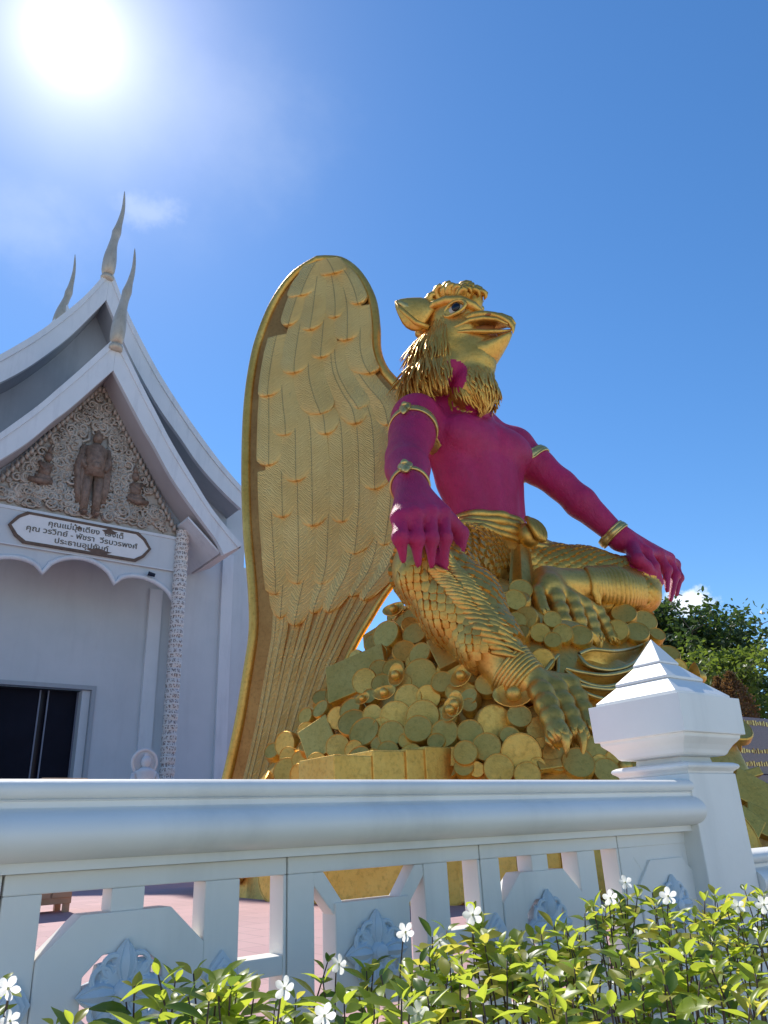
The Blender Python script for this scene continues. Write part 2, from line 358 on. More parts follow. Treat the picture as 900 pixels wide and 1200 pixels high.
def link(name, me, parent=None, loc=None, mat=None):
    o = bpy.data.objects.new(name, me); col.objects.link(o)
    M = mat if mat is not None else (Matrix.Translation(Vector(loc)) if loc is not None else Matrix.Identity(4))
    if parent is not None:
        o.parent = parent; o.matrix_parent_inverse = WM[parent.name].inverted()
    o.matrix_basis = M; WM[o.name] = M
    return o
def tag(o, label=None, cat=None, group=None, kind=None):
    if label: o['label'] = label
    if cat: o['category'] = cat
    if group: o['group'] = group
    if kind: o['kind'] = kind
    return o
def thing(name, label, cat, group=None, loc=(0, 0, 0)):
    o = bpy.data.objects.new(name, None); o.empty_display_size = 0.2; col.objects.link(o)
    M = Matrix.Translation(Vector(tuple(map(float, loc)))); o.matrix_basis = M; WM[o.name] = M
    return tag(o, label, cat, group)
def spline(pts, n):
    """Catmull-Rom resample"""
    P = np.asarray(pts, float); m = len(P); out = []
    for u in np.linspace(0, m-1, n):
        i = min(int(u), m-2); t = u-i
        p0, p1, p2, p3 = P[max(i-1, 0)], P[i], P[i+1], P[min(i+2, m-1)]
        out.append(0.5*((2*p1)+(-p0+p2)*t+(2*p0-5*p1+4*p2-p3)*t*t+(-p0+3*p1-3*p2+p3)*t**3))
    return out
def place(me, name, parent, c, ex, ey, ez, sc=(1, 1, 1)):
    """a shared mesh as an object with its own axes; parents stay at the origin"""
    ex, ey, ez = (np.asarray(t, float) for t in (ex, ey, ez))
    M = Matrix(((ex[0]*sc[0], ey[0]*sc[1], ez[0]*sc[2], c[0]), (ex[1]*sc[0], ey[1]*sc[1], ez[1]*sc[2], c[1]), (ex[2]*sc[0], ey[2]*sc[1], ez[2]*sc[2], c[2]), (0, 0, 0, 1)))
    return link(name, me, parent, mat=M)
def frame(n, hint=(0, 0, 1)):
    ez = nrm(n); h = np.asarray(hint, float)
    if abs(ez @ nrm(h)) > 0.98: h = np.array([1.0, 0.1, 0])
    ey = nrm(h-(h @ ez)*ez); ex = np.cross(ey, ez)
    return ex, ey, ez
# ================================================================== ground
FLOOR = 0.88                                    # terrace level, the street in front is z = 0
DR = 2.2                                        # distance of the balustrade's panel face
g = MB(); g.add([(-1500, -1500, -0.02), (1500, -1500, -0.02), (1500, 1500, -0.02), (-1500, 1500, -0.02)], [(0, 1, 2, 3)])
tag(g.build('ground', 'concrete', fix=False), kind='structure')
g = MB(); g.box(-30, 60, DR+0.02, 70, 0.0, FLOOR)
tag(g.build('terrace', 'pink_paving'), kind='structure')
g = MB(); g.box(-6, 14, 0.55, DR+0.01, -0.01, 0.30)
tag(g.build('planting_bed', 'earth'), kind='structure')

# ================================================================== balustrade
PW = 0.36*DR                                    # one panel with its slit
X0 = 0.213*DR - PW                              # left seam of the first panel
VC = 0.155                                      # mid height of the panels below the eye, in units of DR
TH = 0.085
def vz(v): return EYE[2] - v*DR
rail = thing('balustrade', 'long white balustrade with pierced flower panels beside the pointed post', 'balustrade', loc=(1.2, DR, FLOOR))
XE = 3.37                                       # where it meets the post
Zt = EYE[2]
def roll(cy, cz, ry, rz, a0, a1, n):
    return [(cy+ry*math.cos(rad(a0+(a1-a0)*i/n)), cz+rz*math.sin(rad(a0+(a1-a0)*i/n))) for i in range(n+1)]
front = [(DR-0.045, Zt-0.056), (DR-0.045, Zt-0.030)] + roll(DR-0.05, Zt+0.030, 0.085, 0.062, 270, 110, 14)[0:] \
      + [(DR-0.075, Zt+0.092), (DR-0.075, Zt+0.106), (DR-0.088, Zt+0.110)] + roll(DR-0.06, Zt+0.135, 0.034, 0.026, 240, 105, 8)
prof = front + [(2*DR+TH-p[0], p[1]) for p in reversed(front)]
def rail_profile_ok(): return prof
MB().profile_x(prof, X0-1.2, XE-0.03).build('top_rail', 'rail_white', rail, smooth=0.7)
PZ0, PZ1 = vz(0.283), vz(0.0262)
MB().box(X0-1.2, XE, DR-0.05, DR+TH+0.05, FLOOR, PZ0-0.001).build('base_rail', 'rail_white', rail, bevel=0.008)
MB().box(X0-1.2, XE+0.4, DR-0.09, DR+0.018, -0.005, FLOOR-0.06).build('retaining_wall', 'rail_white', rail)
def member(px, polys, name='panel_bar'):
    pass
def upoly(x0, pts): return [(x0+u*DR, vz(v)) for u, v in pts]
def mirror(pts): return [(u, 2*VC-v) for u, v in pts]
def bars_mesh(kind):
    """panel frame bars, local to the panel's left seam"""
    b = MB(); y0, y1 = 0, TH
    def P(pts, dy=0.0): b.prism_xz([(u*DR, -v*DR) for u, v in pts], y0+dy, y1-dy)
    def R(u0, u1, v0, v1, dy=0.0): P([(u0, v0), (u1, v0), (u1, v1), (u0, v1)], dy)
    R(0.0012, 0.3588, 0.0262, 0.048); R(0.0012, 0.3588, 2*VC-0.048, 0.283)
    R(0.0012, 0.043, 0.0481, 2*VC-0.0481); R(0.241, 0.289, 0.0481, 2*VC-0.0481); R(0.354, 0.3588, 0.0481, 2*VC-0.0481)
    R(0.2891, 0.3539, 0.1435, 2*VC-0.1435, 0.001)
    return b
def ring_mesh():
    b = MB(); c = 0.142
    o = [(-0.0535, -0.082), (0.0535, -0.082), (0.0985, -0.040), (0.0985, 0.040), (0.0535, 0.082), (-0.0535, 0.082), (-0.0985, 0.040), (-0.0985, -0.040)]
    k = 0.47
    oo = [((c+u)*DR, -(VC+v)*DR) for u, v in o]; ii = [((c+u*k)*DR, -(VC+v*k)*DR) for u, v in o]
    b.strip_xz(oo, ii, -0.006, TH-0.012, closed=True)
    return b
def square_mesh():
    b = MB(); c = 0.142; h = 0.066; e = 0.0985
    b.prism_xz([((c+a)*DR, -(VC+d)*DR) for a, d in ((-h, -h), (h, -h), (h, h), (-h, h))], -0.006, TH-0.012)
    w = 0.016
    for sx in (-1, 1):
        for sz in (-1, 1):
            p = [(sx*(h-0.001), sz*(h-w)), (sx*(h-w), sz*(h-0.001)), (sx*(e-w), sz*(0.1068)), (sx*(e+0.0005), sz*0.1068), (sx*(e+0.0005), sz*(0.1068-w))]
            b.prism_xz([((c+a)*DR, -(VC+d)*DR) for a, d in p], 0.004, TH-0.02)
    return b
def flower_mesh():
    """four-armed lotus medallion in relief: a pointed petal up and down, scrolls between"""
    b = MB()
    def petal(ang, L, W, base, h, yoff):
        ca, sa = math.cos(ang), math.sin(ang); prof = [(0, .30), (.18, .72), (.40, 1.0), (.62, .86), (.82, .48), (1.0, 0.0)]
        vs = []; fs = []
        for i, (t, w) in enumerate(prof):
            r = base+t*L
            for k, (ww, hh) in enumerate(((-1, 0), (-.62, .75), (-.45, .62), (0, 1.0), (.45, .62), (.62, .75), (1, 0))):
                x, z = ww*w*W, r; vs.append((x*ca+z*sa, yoff-h*hh*(0.35+0.65*w), -x*sa+z*ca))
        n = 7
        for i in range(len(prof)-1):
            for k in range(n-1): fs.append((i*n+k, i*n+k+1, (i+1)*n+k+1, (i+1)*n+k))
        b.add(vs, fs)
    for q in range(4):
        petal(q*PI/2+PI/4, 0.085, 0.040, 0.012, 0.022, 0.0)
    for q in range(4): petal(q*PI/2, 0.098, 0.036, 0.02, 0.034, -0.004)
    for q in range(4):
        for s in (-1, 1):
            a0 = q*PI/2+s*0.42; pts = []
            for i in range(15):
                w = i/14; rr = 0.030*(1-0.72*w); th = a0*1.0+s*(-1.0+w*6.3)
                cx, cz = 0.066*math.sin(a0+s*0.16), 0.066*math.cos(a0+s*0.16)
                pts.append((cx+rr*math.sin(th), -0.014, cz+rr*math.cos(th)))
            b.tube(pts, [0.0075*(1-0.4*i/14) for i in range(15)], 6)
    b.lathe([(0.030, 0.0), (0.030, 0.020), (0.020, 0.030), (0.022, 0.036), (0.012, 0.044)], (0, 0, 0), 16, (np.array([1., 0, 0]), np.array([0, 0, 1.]), np.array([0, -1., 0])))
    # solid backing so that the petals read as one carved medallion
    pts = []
    for k in range(32):
        w = 2*PI*k/32; rr = 0.076+0.020*max(0, math.cos(4*w))+0.008*math.cos(8*w); pts.append((rr*math.sin(w), rr*math.cos(w)))
    b.prism_xz(pts, -0.004, TH-0.03)
    return b
def diamond_mesh():
    b = MB(); 
    for k, (s, y) in enumerate(((1.0, 0.0), (0.72, -0.010), (0.44, -0.018))):
        p = [(0, 0.062*s), (0.028*s, 0.030*s), (0.046*s, 0), (0.028*s, -0.030*s), (0, -0.062*s), (-0.028*s, -0.030*s), (-0.046*s, 0), (-0.028*s, 0.030*s)]
        b.prism_xz(p, y-0.014, y+0.004)
    return b
m_bars = bars_mesh('a').mesh('panel_frame', 'rail_white', bevel=0.004)
m_ring = ring_mesh().mesh('octagon_ring', 'rail_white', bevel=0.004)
m_square = square_mesh().mesh('square_plate', 'rail_white', bevel=0.004)
m_flower = flower_mesh().mesh('lotus_medallion', 'motif_blue', smooth=0.9)
m_diamond = diamond_mesh().mesh('diamond_boss', 'motif_blue', bevel=0.003)
m_mull = [MB().box(0.122*DR, 0.162*DR, 0.002, TH-0.004, -0.0732*DR, -0.0481*DR).mesh('mullion', 'rail_white', bevel=0.003),
          MB().box(0.122*DR, 0.162*DR, 0.002, TH-0.004, -(2*VC-0.0481)*DR, -(2*VC-0.0732)*DR).mesh('mullion', 'rail_white', bevel=0.003)]
for i in range(-1, 5):
    x0 = X0 + i*PW
    if x0+PW > XE+0.30: continue
    p = link('panel', m_bars, rail, (x0, DR, Zt))
    if i % 2 == 1:
        link('octagon_ring', m_ring, p, (x0, DR, Zt)); [link('mullion', mm_, p, (x0, DR, Zt)) for mm_ in m_mull]
        for u in (0.022, 0.265): link('diamond_boss', m_diamond, p, (x0+u*DR, DR-0.001, vz(VC)))
    else:
        link('square_plate', m_square, p, (x0, DR, Zt))
    link('lotus_medallion', m_flower, p, (x0+0.142*DR, DR-0.008, vz(VC)))

x0 = X0+4*PW                                    # plain end panel with a raised octagon, next to the post
pe = MB().box(x0+0.003, XE+0.02, DR+0.006, DR+TH-0.01, PZ0, PZ1).build('end_panel', 'rail_white', rail, bevel=0.003)
MB().prism_xz([(x0+0.142*DR+u*DR, vz(VC)-v*DR) for u, v in ((-0.0535, -0.082), (0.0535, -0.082), (0.0985, -0.040), (0.0985, 0.040), (0.0535, 0.082), (-0.0535, 0.082), (-0.0985, 0.040), (-0.0985, -0.040))], DR-0.008, DR+0.02).build('raised_octagon', 'rail_white', pe, bevel=0.004)
# newel post with stepped pyramid cap
PCX, PCY, PH = 3.531, 2.316, 0.200
post = thing('newel_post', 'square white post with stepped pyramid cap at the end of the balustrade', 'post', loc=(PCX, PCY, 0))
def stack(prof):
    """square lathe of (half width, height)"""
    b = MB(); vs = []; fs = []
    for h, z in prof: vs += [(PCX+sx*h, PCY+sy*h, z) for sx, sy in ((-1, -1), (1, -1), (1, 1), (-1, 1))]
    for i in range(len(prof)-1):
        for k in range(4): fs.append((i*4+k, i*4+(k+1) % 4, (i+1)*4+(k+1) % 4, (i+1)*4+k))
    n = len(prof); fs += [(3, 2, 1, 0), tuple((n-1)*4+k for k in range(4))]
    return b.add(vs, fs)
stack([(PH, 0.0), (PH, 1.690)]).build('shaft', 'rail_white', post, bevel=0.006)
stack([(0.192, 1.6905), (0.196, 1.700), (0.203, 1.706), (0.216, 1.714), (0.220, 1.722), (0.216, 1.732), (0.200, 1.740), (0.170, 1.744), (0.130, 1.748), (0.126, 1.772)]).build('collar', 'rail_white', post, bevel=0.0015)
stack([(0.150, 1.7725), (0.178, 1.776), (0.188, 1.784), (0.196, 1.800), (0.212, 1.822), (0.232, 1.842), (0.241, 1.852), (0.243, 1.868), (0.262, 1.870), (0.266, 2.046)]).build('cap_block', 'rail_white', post, bevel=0.003)
stack([(0.236, 2.0465), (0.236, 2.062), (0.150, 2.142), (0.146, 2.143)]).build('lower_tier', 'rail_white', post, bevel=0.0015)
stack([(0.156, 2.1432), (0.156, 2.156), (0.078, 2.236), (0.074, 2.237)]).build('middle_tier', 'rail_white', post, bevel=0.0015)
stack([(0.082, 2.2372), (0.082, 2.246), (0.0015, 2.379)]).build('pyramid_tip', 'rail_white', post, bevel=0.0008)

# lower balustrade beyond the post
low = thing('low_balustrade', 'low white parapet with sunlit rounded top past the pointed post', 'balustrade', loc=(5.2, DR+0.3, FLOOR))
dz = -0.325
MB().profile_x([(p[0]+0.02, p[1]+dz) for p in prof], PCX+PH+0.004, 9.0).build('top_rail', 'rail_white', low, smooth=0.7)
MB().box(PCX+PH+0.004, 9.0, DR-0.012, DR+TH, -0.01, Zt+dz-0.05).build('parapet_wall', 'rail_white', low)

# ================================================================== temple hall
XC = 7.1
hall = thing('temple_hall', 'grey white temple hall with steep curved gable roofs and tall finials', 'temple', loc=(XC, 30, FLOOR))
YB, YW = 28.0, 31.0                             # porch column line and recessed front wall
def Z(r): return r+1.5
# stepped plinth
MB().box(XC-9.6, XC+9.6, 26.6, 60, FLOOR-0.01, FLOOR+0.45).build('plinth', 'trim_white', hall, bevel=0.02)
FL2 = FLOOR+0.45
# front wall with door opening
DX0, DX1, DZ = XC-1.9, XC+1.88, Z(5.75)
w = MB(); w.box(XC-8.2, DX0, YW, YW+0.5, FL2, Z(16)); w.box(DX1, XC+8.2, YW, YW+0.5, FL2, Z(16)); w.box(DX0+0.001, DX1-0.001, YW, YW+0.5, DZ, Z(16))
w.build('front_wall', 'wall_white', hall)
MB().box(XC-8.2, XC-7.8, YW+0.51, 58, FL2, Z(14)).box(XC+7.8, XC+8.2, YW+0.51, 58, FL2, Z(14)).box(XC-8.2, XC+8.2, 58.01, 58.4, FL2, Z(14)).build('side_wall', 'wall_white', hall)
fr = MB().box(DX1-0.10, DX1+0.06, YW-0.05, YW+0.30, FL2, DZ+0.06).box(DX0-0.06, DX0+0.10, YW-0.05, YW+0.30, FL2, DZ+0.06).box(DX0-0.061, DX1+0.061, YW-0.052, YW+0.30, DZ-0.10, DZ+0.061).build('door_frame', 'gable_grey', hall, bevel=0.01)
MB().box(DX1-0.42, DX1-0.11, YW+0.12, YW+0.6, FL2, DZ-0.11).build('door_jamb', 'wall_white', fr)
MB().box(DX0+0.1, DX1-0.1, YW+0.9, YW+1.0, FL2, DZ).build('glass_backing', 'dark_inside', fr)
for k, (a, c) in enumerate(((DX0+0.12, XC+0.05), (XC+0.30, DX1-0.43))):
    lf = MB().box(a, c, YW+0.62, YW+0.68, FL2+0.02, DZ-0.12).build('door_leaf', 'door_blue', fr)
    s = MB(); s.box(a, a+0.05, YW+0.58, YW+0.619, FL2+0.02, DZ-0.12); s.box(c-0.05, c, YW+0.58, YW+0.619, FL2+0.02, DZ-0.12)
    s.build('stile', 'steel_line', lf)
# pilasters
def pilaster(xa, xb, y, z1, name='pilaster'):
    MB().box(xa, xb, y-0.16, y+0.02, FL2, z1).build(name, 'trim_white', hall, bevel=0.015)
s = (YW-0.16)/28.0
for sx in (1, -1):
    xa, xb = XC+sx*(9.85*s-XC), XC+sx*(10.36*s-XC); pilaster(min(xa, xb), max(xa, xb), YW, Z(10.1))
YM = 30.0                                       # main block front, to the side of the porch
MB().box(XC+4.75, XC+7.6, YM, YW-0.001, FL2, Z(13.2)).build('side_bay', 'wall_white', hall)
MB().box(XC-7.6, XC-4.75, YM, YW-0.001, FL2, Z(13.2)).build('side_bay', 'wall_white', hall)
s = (YM-0.16)/28.0
for sx in (1, -1):
    xa, xb = XC+sx*(12.84*s-XC), XC+sx*(13.34*s-XC); pilaster(min(xa, xb), max(xa, xb), YM, Z(11.9))
# side wing of the main block behind
MB().box(XC+7.6, XC+10.4, 33.0, 56, FL2, Z(12.6)).build('aisle_wall', 'wall_white', hall)
MB().box(XC-10.4, XC-7.6, 33.0, 56, FL2, Z(12.6)).build('aisle_wall', 'wall_white', hall)

# porch beam, scalloped arch and columns
CXR = 11.0-XC
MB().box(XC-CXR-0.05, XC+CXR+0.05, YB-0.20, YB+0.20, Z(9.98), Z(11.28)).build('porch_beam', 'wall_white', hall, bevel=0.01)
MB().box(XC-CXR-0.06, XC+CXR+0.06, YB-0.235, YB-0.2005, Z(11.28), Z(11.40)).box(XC-CXR-0.06, XC+CXR+0.06, YB-0.212, YB-0.2005, Z(9.94), Z(9.985)).build('beam_moulding', 'trim_white', hall)
def arc(x0, z0, x1, z1, h, n=12):
    return [(x0+(x1-x0)*t, z0+(z1-z0)*t+h*(1-(2*t-1)**2)**0.62) for t in np.linspace(0, 1, n)]
cur = arc(XC-3.70, Z(8.69), XC-1.30, Z(9.11), 0.62)[:-1]+arc(XC-1.30, Z(9.11), XC+1.30, Z(9.11), 0.80)[:-1]+arc(XC+1.30, Z(9.11), XC+3.70, Z(8.69), 0.62)
b = MB(); up_ = [(p[0], Z(9.979)) for p in cur]; b.strip_xz(up_, cur, YB-0.10, YB+0.10); b.build('arch_valance', 'wall_white', hall)
b = MB(); lo_ = [(p[0], p[1]-0.001) for p in cur]
for i, p in enumerate(cur): pass
b.tube([(p[0], YB-0.10, p[1]) for p in cur], 0.10, 8); b.build('arch_moulding', 'trim_white', hall, smooth=True)
MB().box(XC+3.70, XC+CXR-0.2, YB-0.12, YB+0.1, Z(8.60), Z(9.97)).box(XC-CXR+0.2, XC-3.70, YB-0.12, YB+0.1, Z(8.60), Z(9.97)).build('arch_spandrel', 'wall_white', hall)
def column(x):
    b = MB(); r = 0.255; seg = 24; uv = []; zs = np.arange(FL2, Z(11.7), 0.13)
    for i, z in enumerate(zs):
        rr = r+(0.022 if i % 3 else -0.012)
        for k in range(seg):
            w = 2*PI*k/seg; b.v.append((x+rr*math.cos(w), YB-0.25+rr*math.sin(w), z)); uv.append((k*0.50, z*6.2))
    n = len(zs); b.f = [(i*seg+k, i*seg+(k+1) % seg, (i+1)*seg+(k+1) % seg, (i+1)*seg+k) for i in range(n-1) for k in range(seg)]
    b.uv = uv
    c = b.build('porch_column', 'mosaic', hall, smooth=False, fix=False)
    MB().lathe([(0.36, FL2-0.0), (0.36, FL2+0.5), (0.30, FL2+0.6)], (x, YB-0.25, 0), 16).build('column_base', 'trim_white', c)
for sx in (1, -1): column(XC+sx*(CXR-0.1))

# gable roofs: curved boards, recessed gable wall, soffit and roof slopes
FO = [(0, 19.05), (0.30, 18.55), (1.22, 17.0), (1.95, 15.83), (2.56, 14.87), (3.6, 13.45), (4.43, 12.37), (5.25, 11.55), (5.86, 11.05)]
FI = [(0, 17.42), (0.30, 16.95), (1.37, 15.28), (1.90, 14.55), (2.67, 13.40), (3.5, 12.42), (4.3, 11.55), (4.75, 11.05), (5.08, 10.52)]
RO = [(0, 24.3), (0.30, 23.6), (1.01, 22.1), (1.9, 20.62), (2.69, 19.45), (3.75, 18.1), (4.75, 16.95), (5.9, 15.75), (7.15, 14.65)]
RI = [(0, 22.5), (0.30, 21.9), (1.10, 20.35), (1.85, 19.12), (2.83, 17.75), (3.85, 16.60), (4.8, 15.50), (5.9, 14.55), (6.95, 13.80)]
def tier(name, outer, inner, yf, yg, yback, gable, soff_mat, dz=0, thick=0.22, bottom=None, sc=1.0):
    """yf board front, yg gable wall plane"""
    o = [(x*sc, Z(z)+dz) for x, z in spline(outer, 33)]; i = [(x*sc, Z(z)+dz) for x, z in spline(inner, 33)]
    t = MB()
    # roof skin from the boards back to yback, both slopes
    for sx in (1, -1):
        oo = [(XC+sx*x, z-0.08) for x, z in o]; ii = [(XC+sx*x, z+0.06) for x, z in i]
        t.strip_xz(oo, ii, yf+thick+0.001, yback)
    r = t.build(name, soff_mat, hall)
    for sx in (1, -1):
        bb = MB(); bb.strip_xz([(XC+sx*max(x, 0.0005), z) for x, z in o], [(XC+sx*max(x, 0.0005), z) for x, z in i], yf, yf+thick); bb.build('bargeboard', 'trim_white', r, bevel=0.012)
        # raised fillet along the upper edge
        m1 = [(XC+sx*max(x, 0.002), z+0.035) for x, z in o]; m2 = [(XC+sx*max(a*0.75+c*0.25, 0.002), z1*0.75+z2*0.25) for (a, z1), (c, z2) in zip(o, i)]
        bb = MB(); bb.strip_xz(m1, m2, yf-0.06, yf-0.001); bb.build('edge_fillet', 'trim_white', r, bevel=0.01)
    if gable:
        for sx in (1, -1):
            gb = MB(); n = len(i); base = [(XC+sx*max(x, 0.0005), bottom) for x, z in i]
            gb.strip_xz([(XC+sx*max(x, 0.0005), max(z+0.05, bottom+0.01)) for x, z in i], base, yg, yg+0.1); gb.build('gable_wall', gable, r)
    rt = MB()
    for sx in (1, -1):
        rt.strip_xz([(XC+sx*x, z+0.06) for x, z in o], [(XC+sx*x, z-0.06) for x, z in o], yf+0.1, yback)
    rt.build('roof_tiles', 'roof_tile', r)
    return r
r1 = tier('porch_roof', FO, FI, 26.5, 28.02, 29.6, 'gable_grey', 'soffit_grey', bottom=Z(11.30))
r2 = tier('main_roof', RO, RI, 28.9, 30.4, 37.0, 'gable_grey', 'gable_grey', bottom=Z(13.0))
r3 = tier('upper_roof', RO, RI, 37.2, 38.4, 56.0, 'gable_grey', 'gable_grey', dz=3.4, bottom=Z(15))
# eave soffits beside the porch
for sx in (1, -1):
    b = MB(); b.add([(XC+sx*3.6, 26.75, Z(11.85)), (XC+sx*5.0, 26.75, Z(10.62)), (XC+sx*5.0, 29.98, Z(10.62)), (XC+sx*3.6, 29.98, Z(11.85)),
                     (XC+sx*3.6, 26.75, Z(11.95)), (XC+sx*5.0, 26.75, Z(10.72)), (XC+sx*5.0, 29.98, Z(10.72)), (XC+sx*3.6, 29.98, Z(11.95))],
                    [(0, 1, 2, 3), (7, 6, 5, 4), (0, 4, 5, 1), (1, 5, 6, 2), (2, 6, 7, 3), (3, 7, 4, 0)]); b.build('eave_soffit', 'trim_white', r1)
# flame-shaped finials
def finial(px_base, px_tip, px_mid, y, parent, wid):
    p0, p2, p1 = onY(*px_base, y), onY(*px_tip, y), onY(*px_mid, y)
    P = spline([p0, p0*0.45+p1*0.55+np.array([-0.05, 0, 0]), p1, p1*0.45+p2*0.55+np.array([0.10, 0, 0]), p2], 26)
    prof = spline([(0, 0.55), (0.06, 0.95), (0.16, 1.0), (0.30, 0.72), (0.45, 0.60), (0.52, 0.70), (0.60, 0.48), (0.75, 0.30), (0.9, 0.16), (1.0, 0.03)], 40)
    tt = np.array([q[0] for q in prof]); rr = np.array([q[1] for q in prof])
    R = [wid*float(np.interp(k/25, tt, rr)) for k in range(26)]
    b = MB(); b.tube(P, R, 12, flat=0.75)
    b.lathe([(wid*0.7, -0.28), (wid*0.75, -0.12), (wid*0.55, 0.02)], tuple(p0), 12)
    b.build('finial', 'finial_gold', parent, smooth=True)
finial((136, 404), (158, 291), (148, 345), 26.45, r1, 0.38)
finial((126, 323), (146, 224), (136, 275), 28.95, r2, 0.40)
finial((66, 385), (88, 298), (80, 345), 37.4, r3, 0.40)

# ------------------------------------------------------------------ pediment relief
ped = MB(); ya = 28.0
tri = [(XC-3.75, Z(11.42)), (XC+3.75, Z(11.42)), (XC, Z(17.4))]
ped.prism_xz(tri, 27.93, 28.0195)
pd = ped.build('pediment_panel', 'relief_gold', hall)
cur_b = MB(); rr = random.Random(3)
def in_ped(x, z):
    return z > Z(11.50) and abs(x-XC) < 3.55*(Z(17.35)-z)/(17.35-11.42)
for k in range(1500):
    x = XC+rr.uniform(-3.7, 3.7); z = Z(rr.uniform(11.45, 17.2))
    if not in_ped(x, z) or (abs(x-XC-0.05) < 0.55 and Z(12.1) < z < Z(15.2)): continue
    R0 = rr.choice((rr.uniform(0.10, 0.18), rr.uniform(0.22, 0.36))); s = rr.choice((-1, 1)); a0 = rr.uniform(0, 2*PI); turns = rr.uniform(1.1, 1.9); y = 27.93-rr.uniform(0.0, 0.10)
    pts = [(x+R0*(1-0.85*t)*math.cos(a0+s*turns*2*PI*t), y-0.10*t, z+R0*(1-0.85*t)*math.sin(a0+s*turns*2*PI*t)) for t in np.linspace(0, 1, 12)]
    if all(in_ped(p[0], p[2]) for p in pts): cur_b.tube(pts, [(0.045+0.10*R0)*(1-0.5*t) for t in np.linspace(0, 1, 12)], 5)
tag(cur_b.build('scrollwork', 'relief_gold', pd, smooth=True), kind='stuff')
# flame edging along the slopes
eb = MB()
for sx in (1, -1):
    for t in np.linspace(0.03, 0.97, 26):
        p = np.array([XC+sx*3.62*(1-t), 27.90, Z(11.5)+t*5.8])
        eb.tube([p, p+np.array([-sx*0.05, -0.06, 0.18]), p+np.array([sx*0.06, -0.03, 0.36])], [0.11, 0.08, 0.01], 6)
tag(eb.build('flame_edging', 'relief_gold', pd, smooth=True), kind='stuff')
# standing robed figure with alms bowl in the middle, two kneeling attendants
f = MB(); fx, fy, fz = XC+0.05, 27.80, Z(11.62)
for s in (-1, 1):
    f.tube([(fx+s*0.22, fy, fz+0.05), (fx+s*0.24, fy-0.02, fz+0.9), (fx+s*0.20, fy, fz+1.9)], [0.15, 0.19, 0.24], 10)
    f.ball((fx+s*0.23, fy-0.15, fz+0.02), (0.13, 0.26, 0.09))
    f.tube([(fx+s*0.42, fy, fz+2.85), (fx+s*0.55, fy-0.05, fz+2.2), (fx+s*0.36, fy-0.22, fz+1.85)], [0.15, 0.13, 0.09], 8)
f.tube([(fx, fy, fz+1.6), (fx, fy-0.03, fz+2.2), (fx, fy, fz+2.75), (fx, fy, fz+3.05)], [0.42, 0.40, 0.46, 0.16], 14)
f.tube([(fx-0.48, fy, fz+2.9), (fx-0.62, fy-0.05, fz+1.9), (fx-0.52, fy, fz+0.9), (fx-0.34, fy, fz+0.35)], [0.10, 0.16, 0.14, 0.06], 8)
for s in (-1, 1):                                # outer robe falling from the shoulders in folds
    for q_ in range(4):
        f.tube([(fx+s*(0.30+0.05*q_), fy+0.02, fz+2.9-0.05*q_), (fx+s*(0.40+0.06*q_), fy-0.10+0.03*q_, fz+2.1), (fx+s*(0.42+0.05*q_), fy-0.06, fz+1.2), (fx+s*(0.36+0.05*q_), fy, fz+0.42)], [0.10, 0.09, 0.08, 0.03], 7)
f.ball((fx, fy-0.06, fz+3.28), (0.20, 0.22, 0.26)); f.ball((fx, fy, fz+3.55), (0.10, 0.10, 0.14)); f.ball((fx, fy-0.30, fz+1.95), 0.20)
f.build('standing_figure', 'relief_bronze', pd, smooth=True)
for sx in (1, -1):
    f = MB(); kx = XC+sx*1.75; kz = Z(12.55)
    f.ball((kx, 27.80, kz+0.18), (0.34, 0.24, 0.20)); f.tube([(kx, 27.8, kz+0.2), (kx-sx*0.06, 27.76, kz+0.75)], [0.22, 0.24], 10)
    f.ball((kx-sx*0.08, 27.72, kz+1.05), (0.15, 0.16, 0.19)); f.tube([(kx-sx*0.1, 27.7, kz+1.2), (kx-sx*0.12, 27.72, kz+1.6)], [0.11, 0.02], 8)
    f.tube([(kx+sx*0.2, 27.75, kz+0.8), (kx+sx*0.05, 27.6, kz+0.5), (kx-sx*0.25, 27.58, kz+0.72)], [0.09, 0.08, 0.06], 8)
    f.tube([(kx-sx*0.3, 27.75, kz+0.1), (kx+sx*0.1, 27.65, kz+0.0), (kx+sx*0.5, 27.75, kz+0.05)], [0.13, 0.15, 0.1], 8)
    f.build('kneeling_figure', 'relief_bronze', pd, smooth=True)

# ------------------------------------------------------------------ donor sign on the beam
SW, SH, SX, SZ = 2.55, 0.56, 7.03, Z(10.66)
sign = thing('donor_sign', 'long white plaque with dark script in a brown rim above the porch arch', 'sign', loc=(SX, YB-0.24, SZ-SH))
octo = lambda w, h, c: [(-w, 0), (-w+c*0.45, h*0.62), (-w+c, h), (w-c, h), (w-c*0.45, h*0.62), (w, 0), (w-c*0.45, -h*0.62), (w-c, -h), (-w+c, -h), (-w+c*0.45, -h*0.62)]
MB().prism_xz([(SX+x, SZ+z) for x, z in octo(SW, SH, 0.55)], YB-0.285, YB-0.215).build('plaque', 'sign_cream', sign)
MB().strip_xz([(SX+x, SZ+z) for x, z in octo(SW+0.06, SH+0.05, 0.56)], [(SX+x, SZ+z) for x, z in octo(SW-0.05, SH-0.045, 0.54)], YB-0.31, YB-0.236, closed=True).build('rim', 'sign_brown', sign)
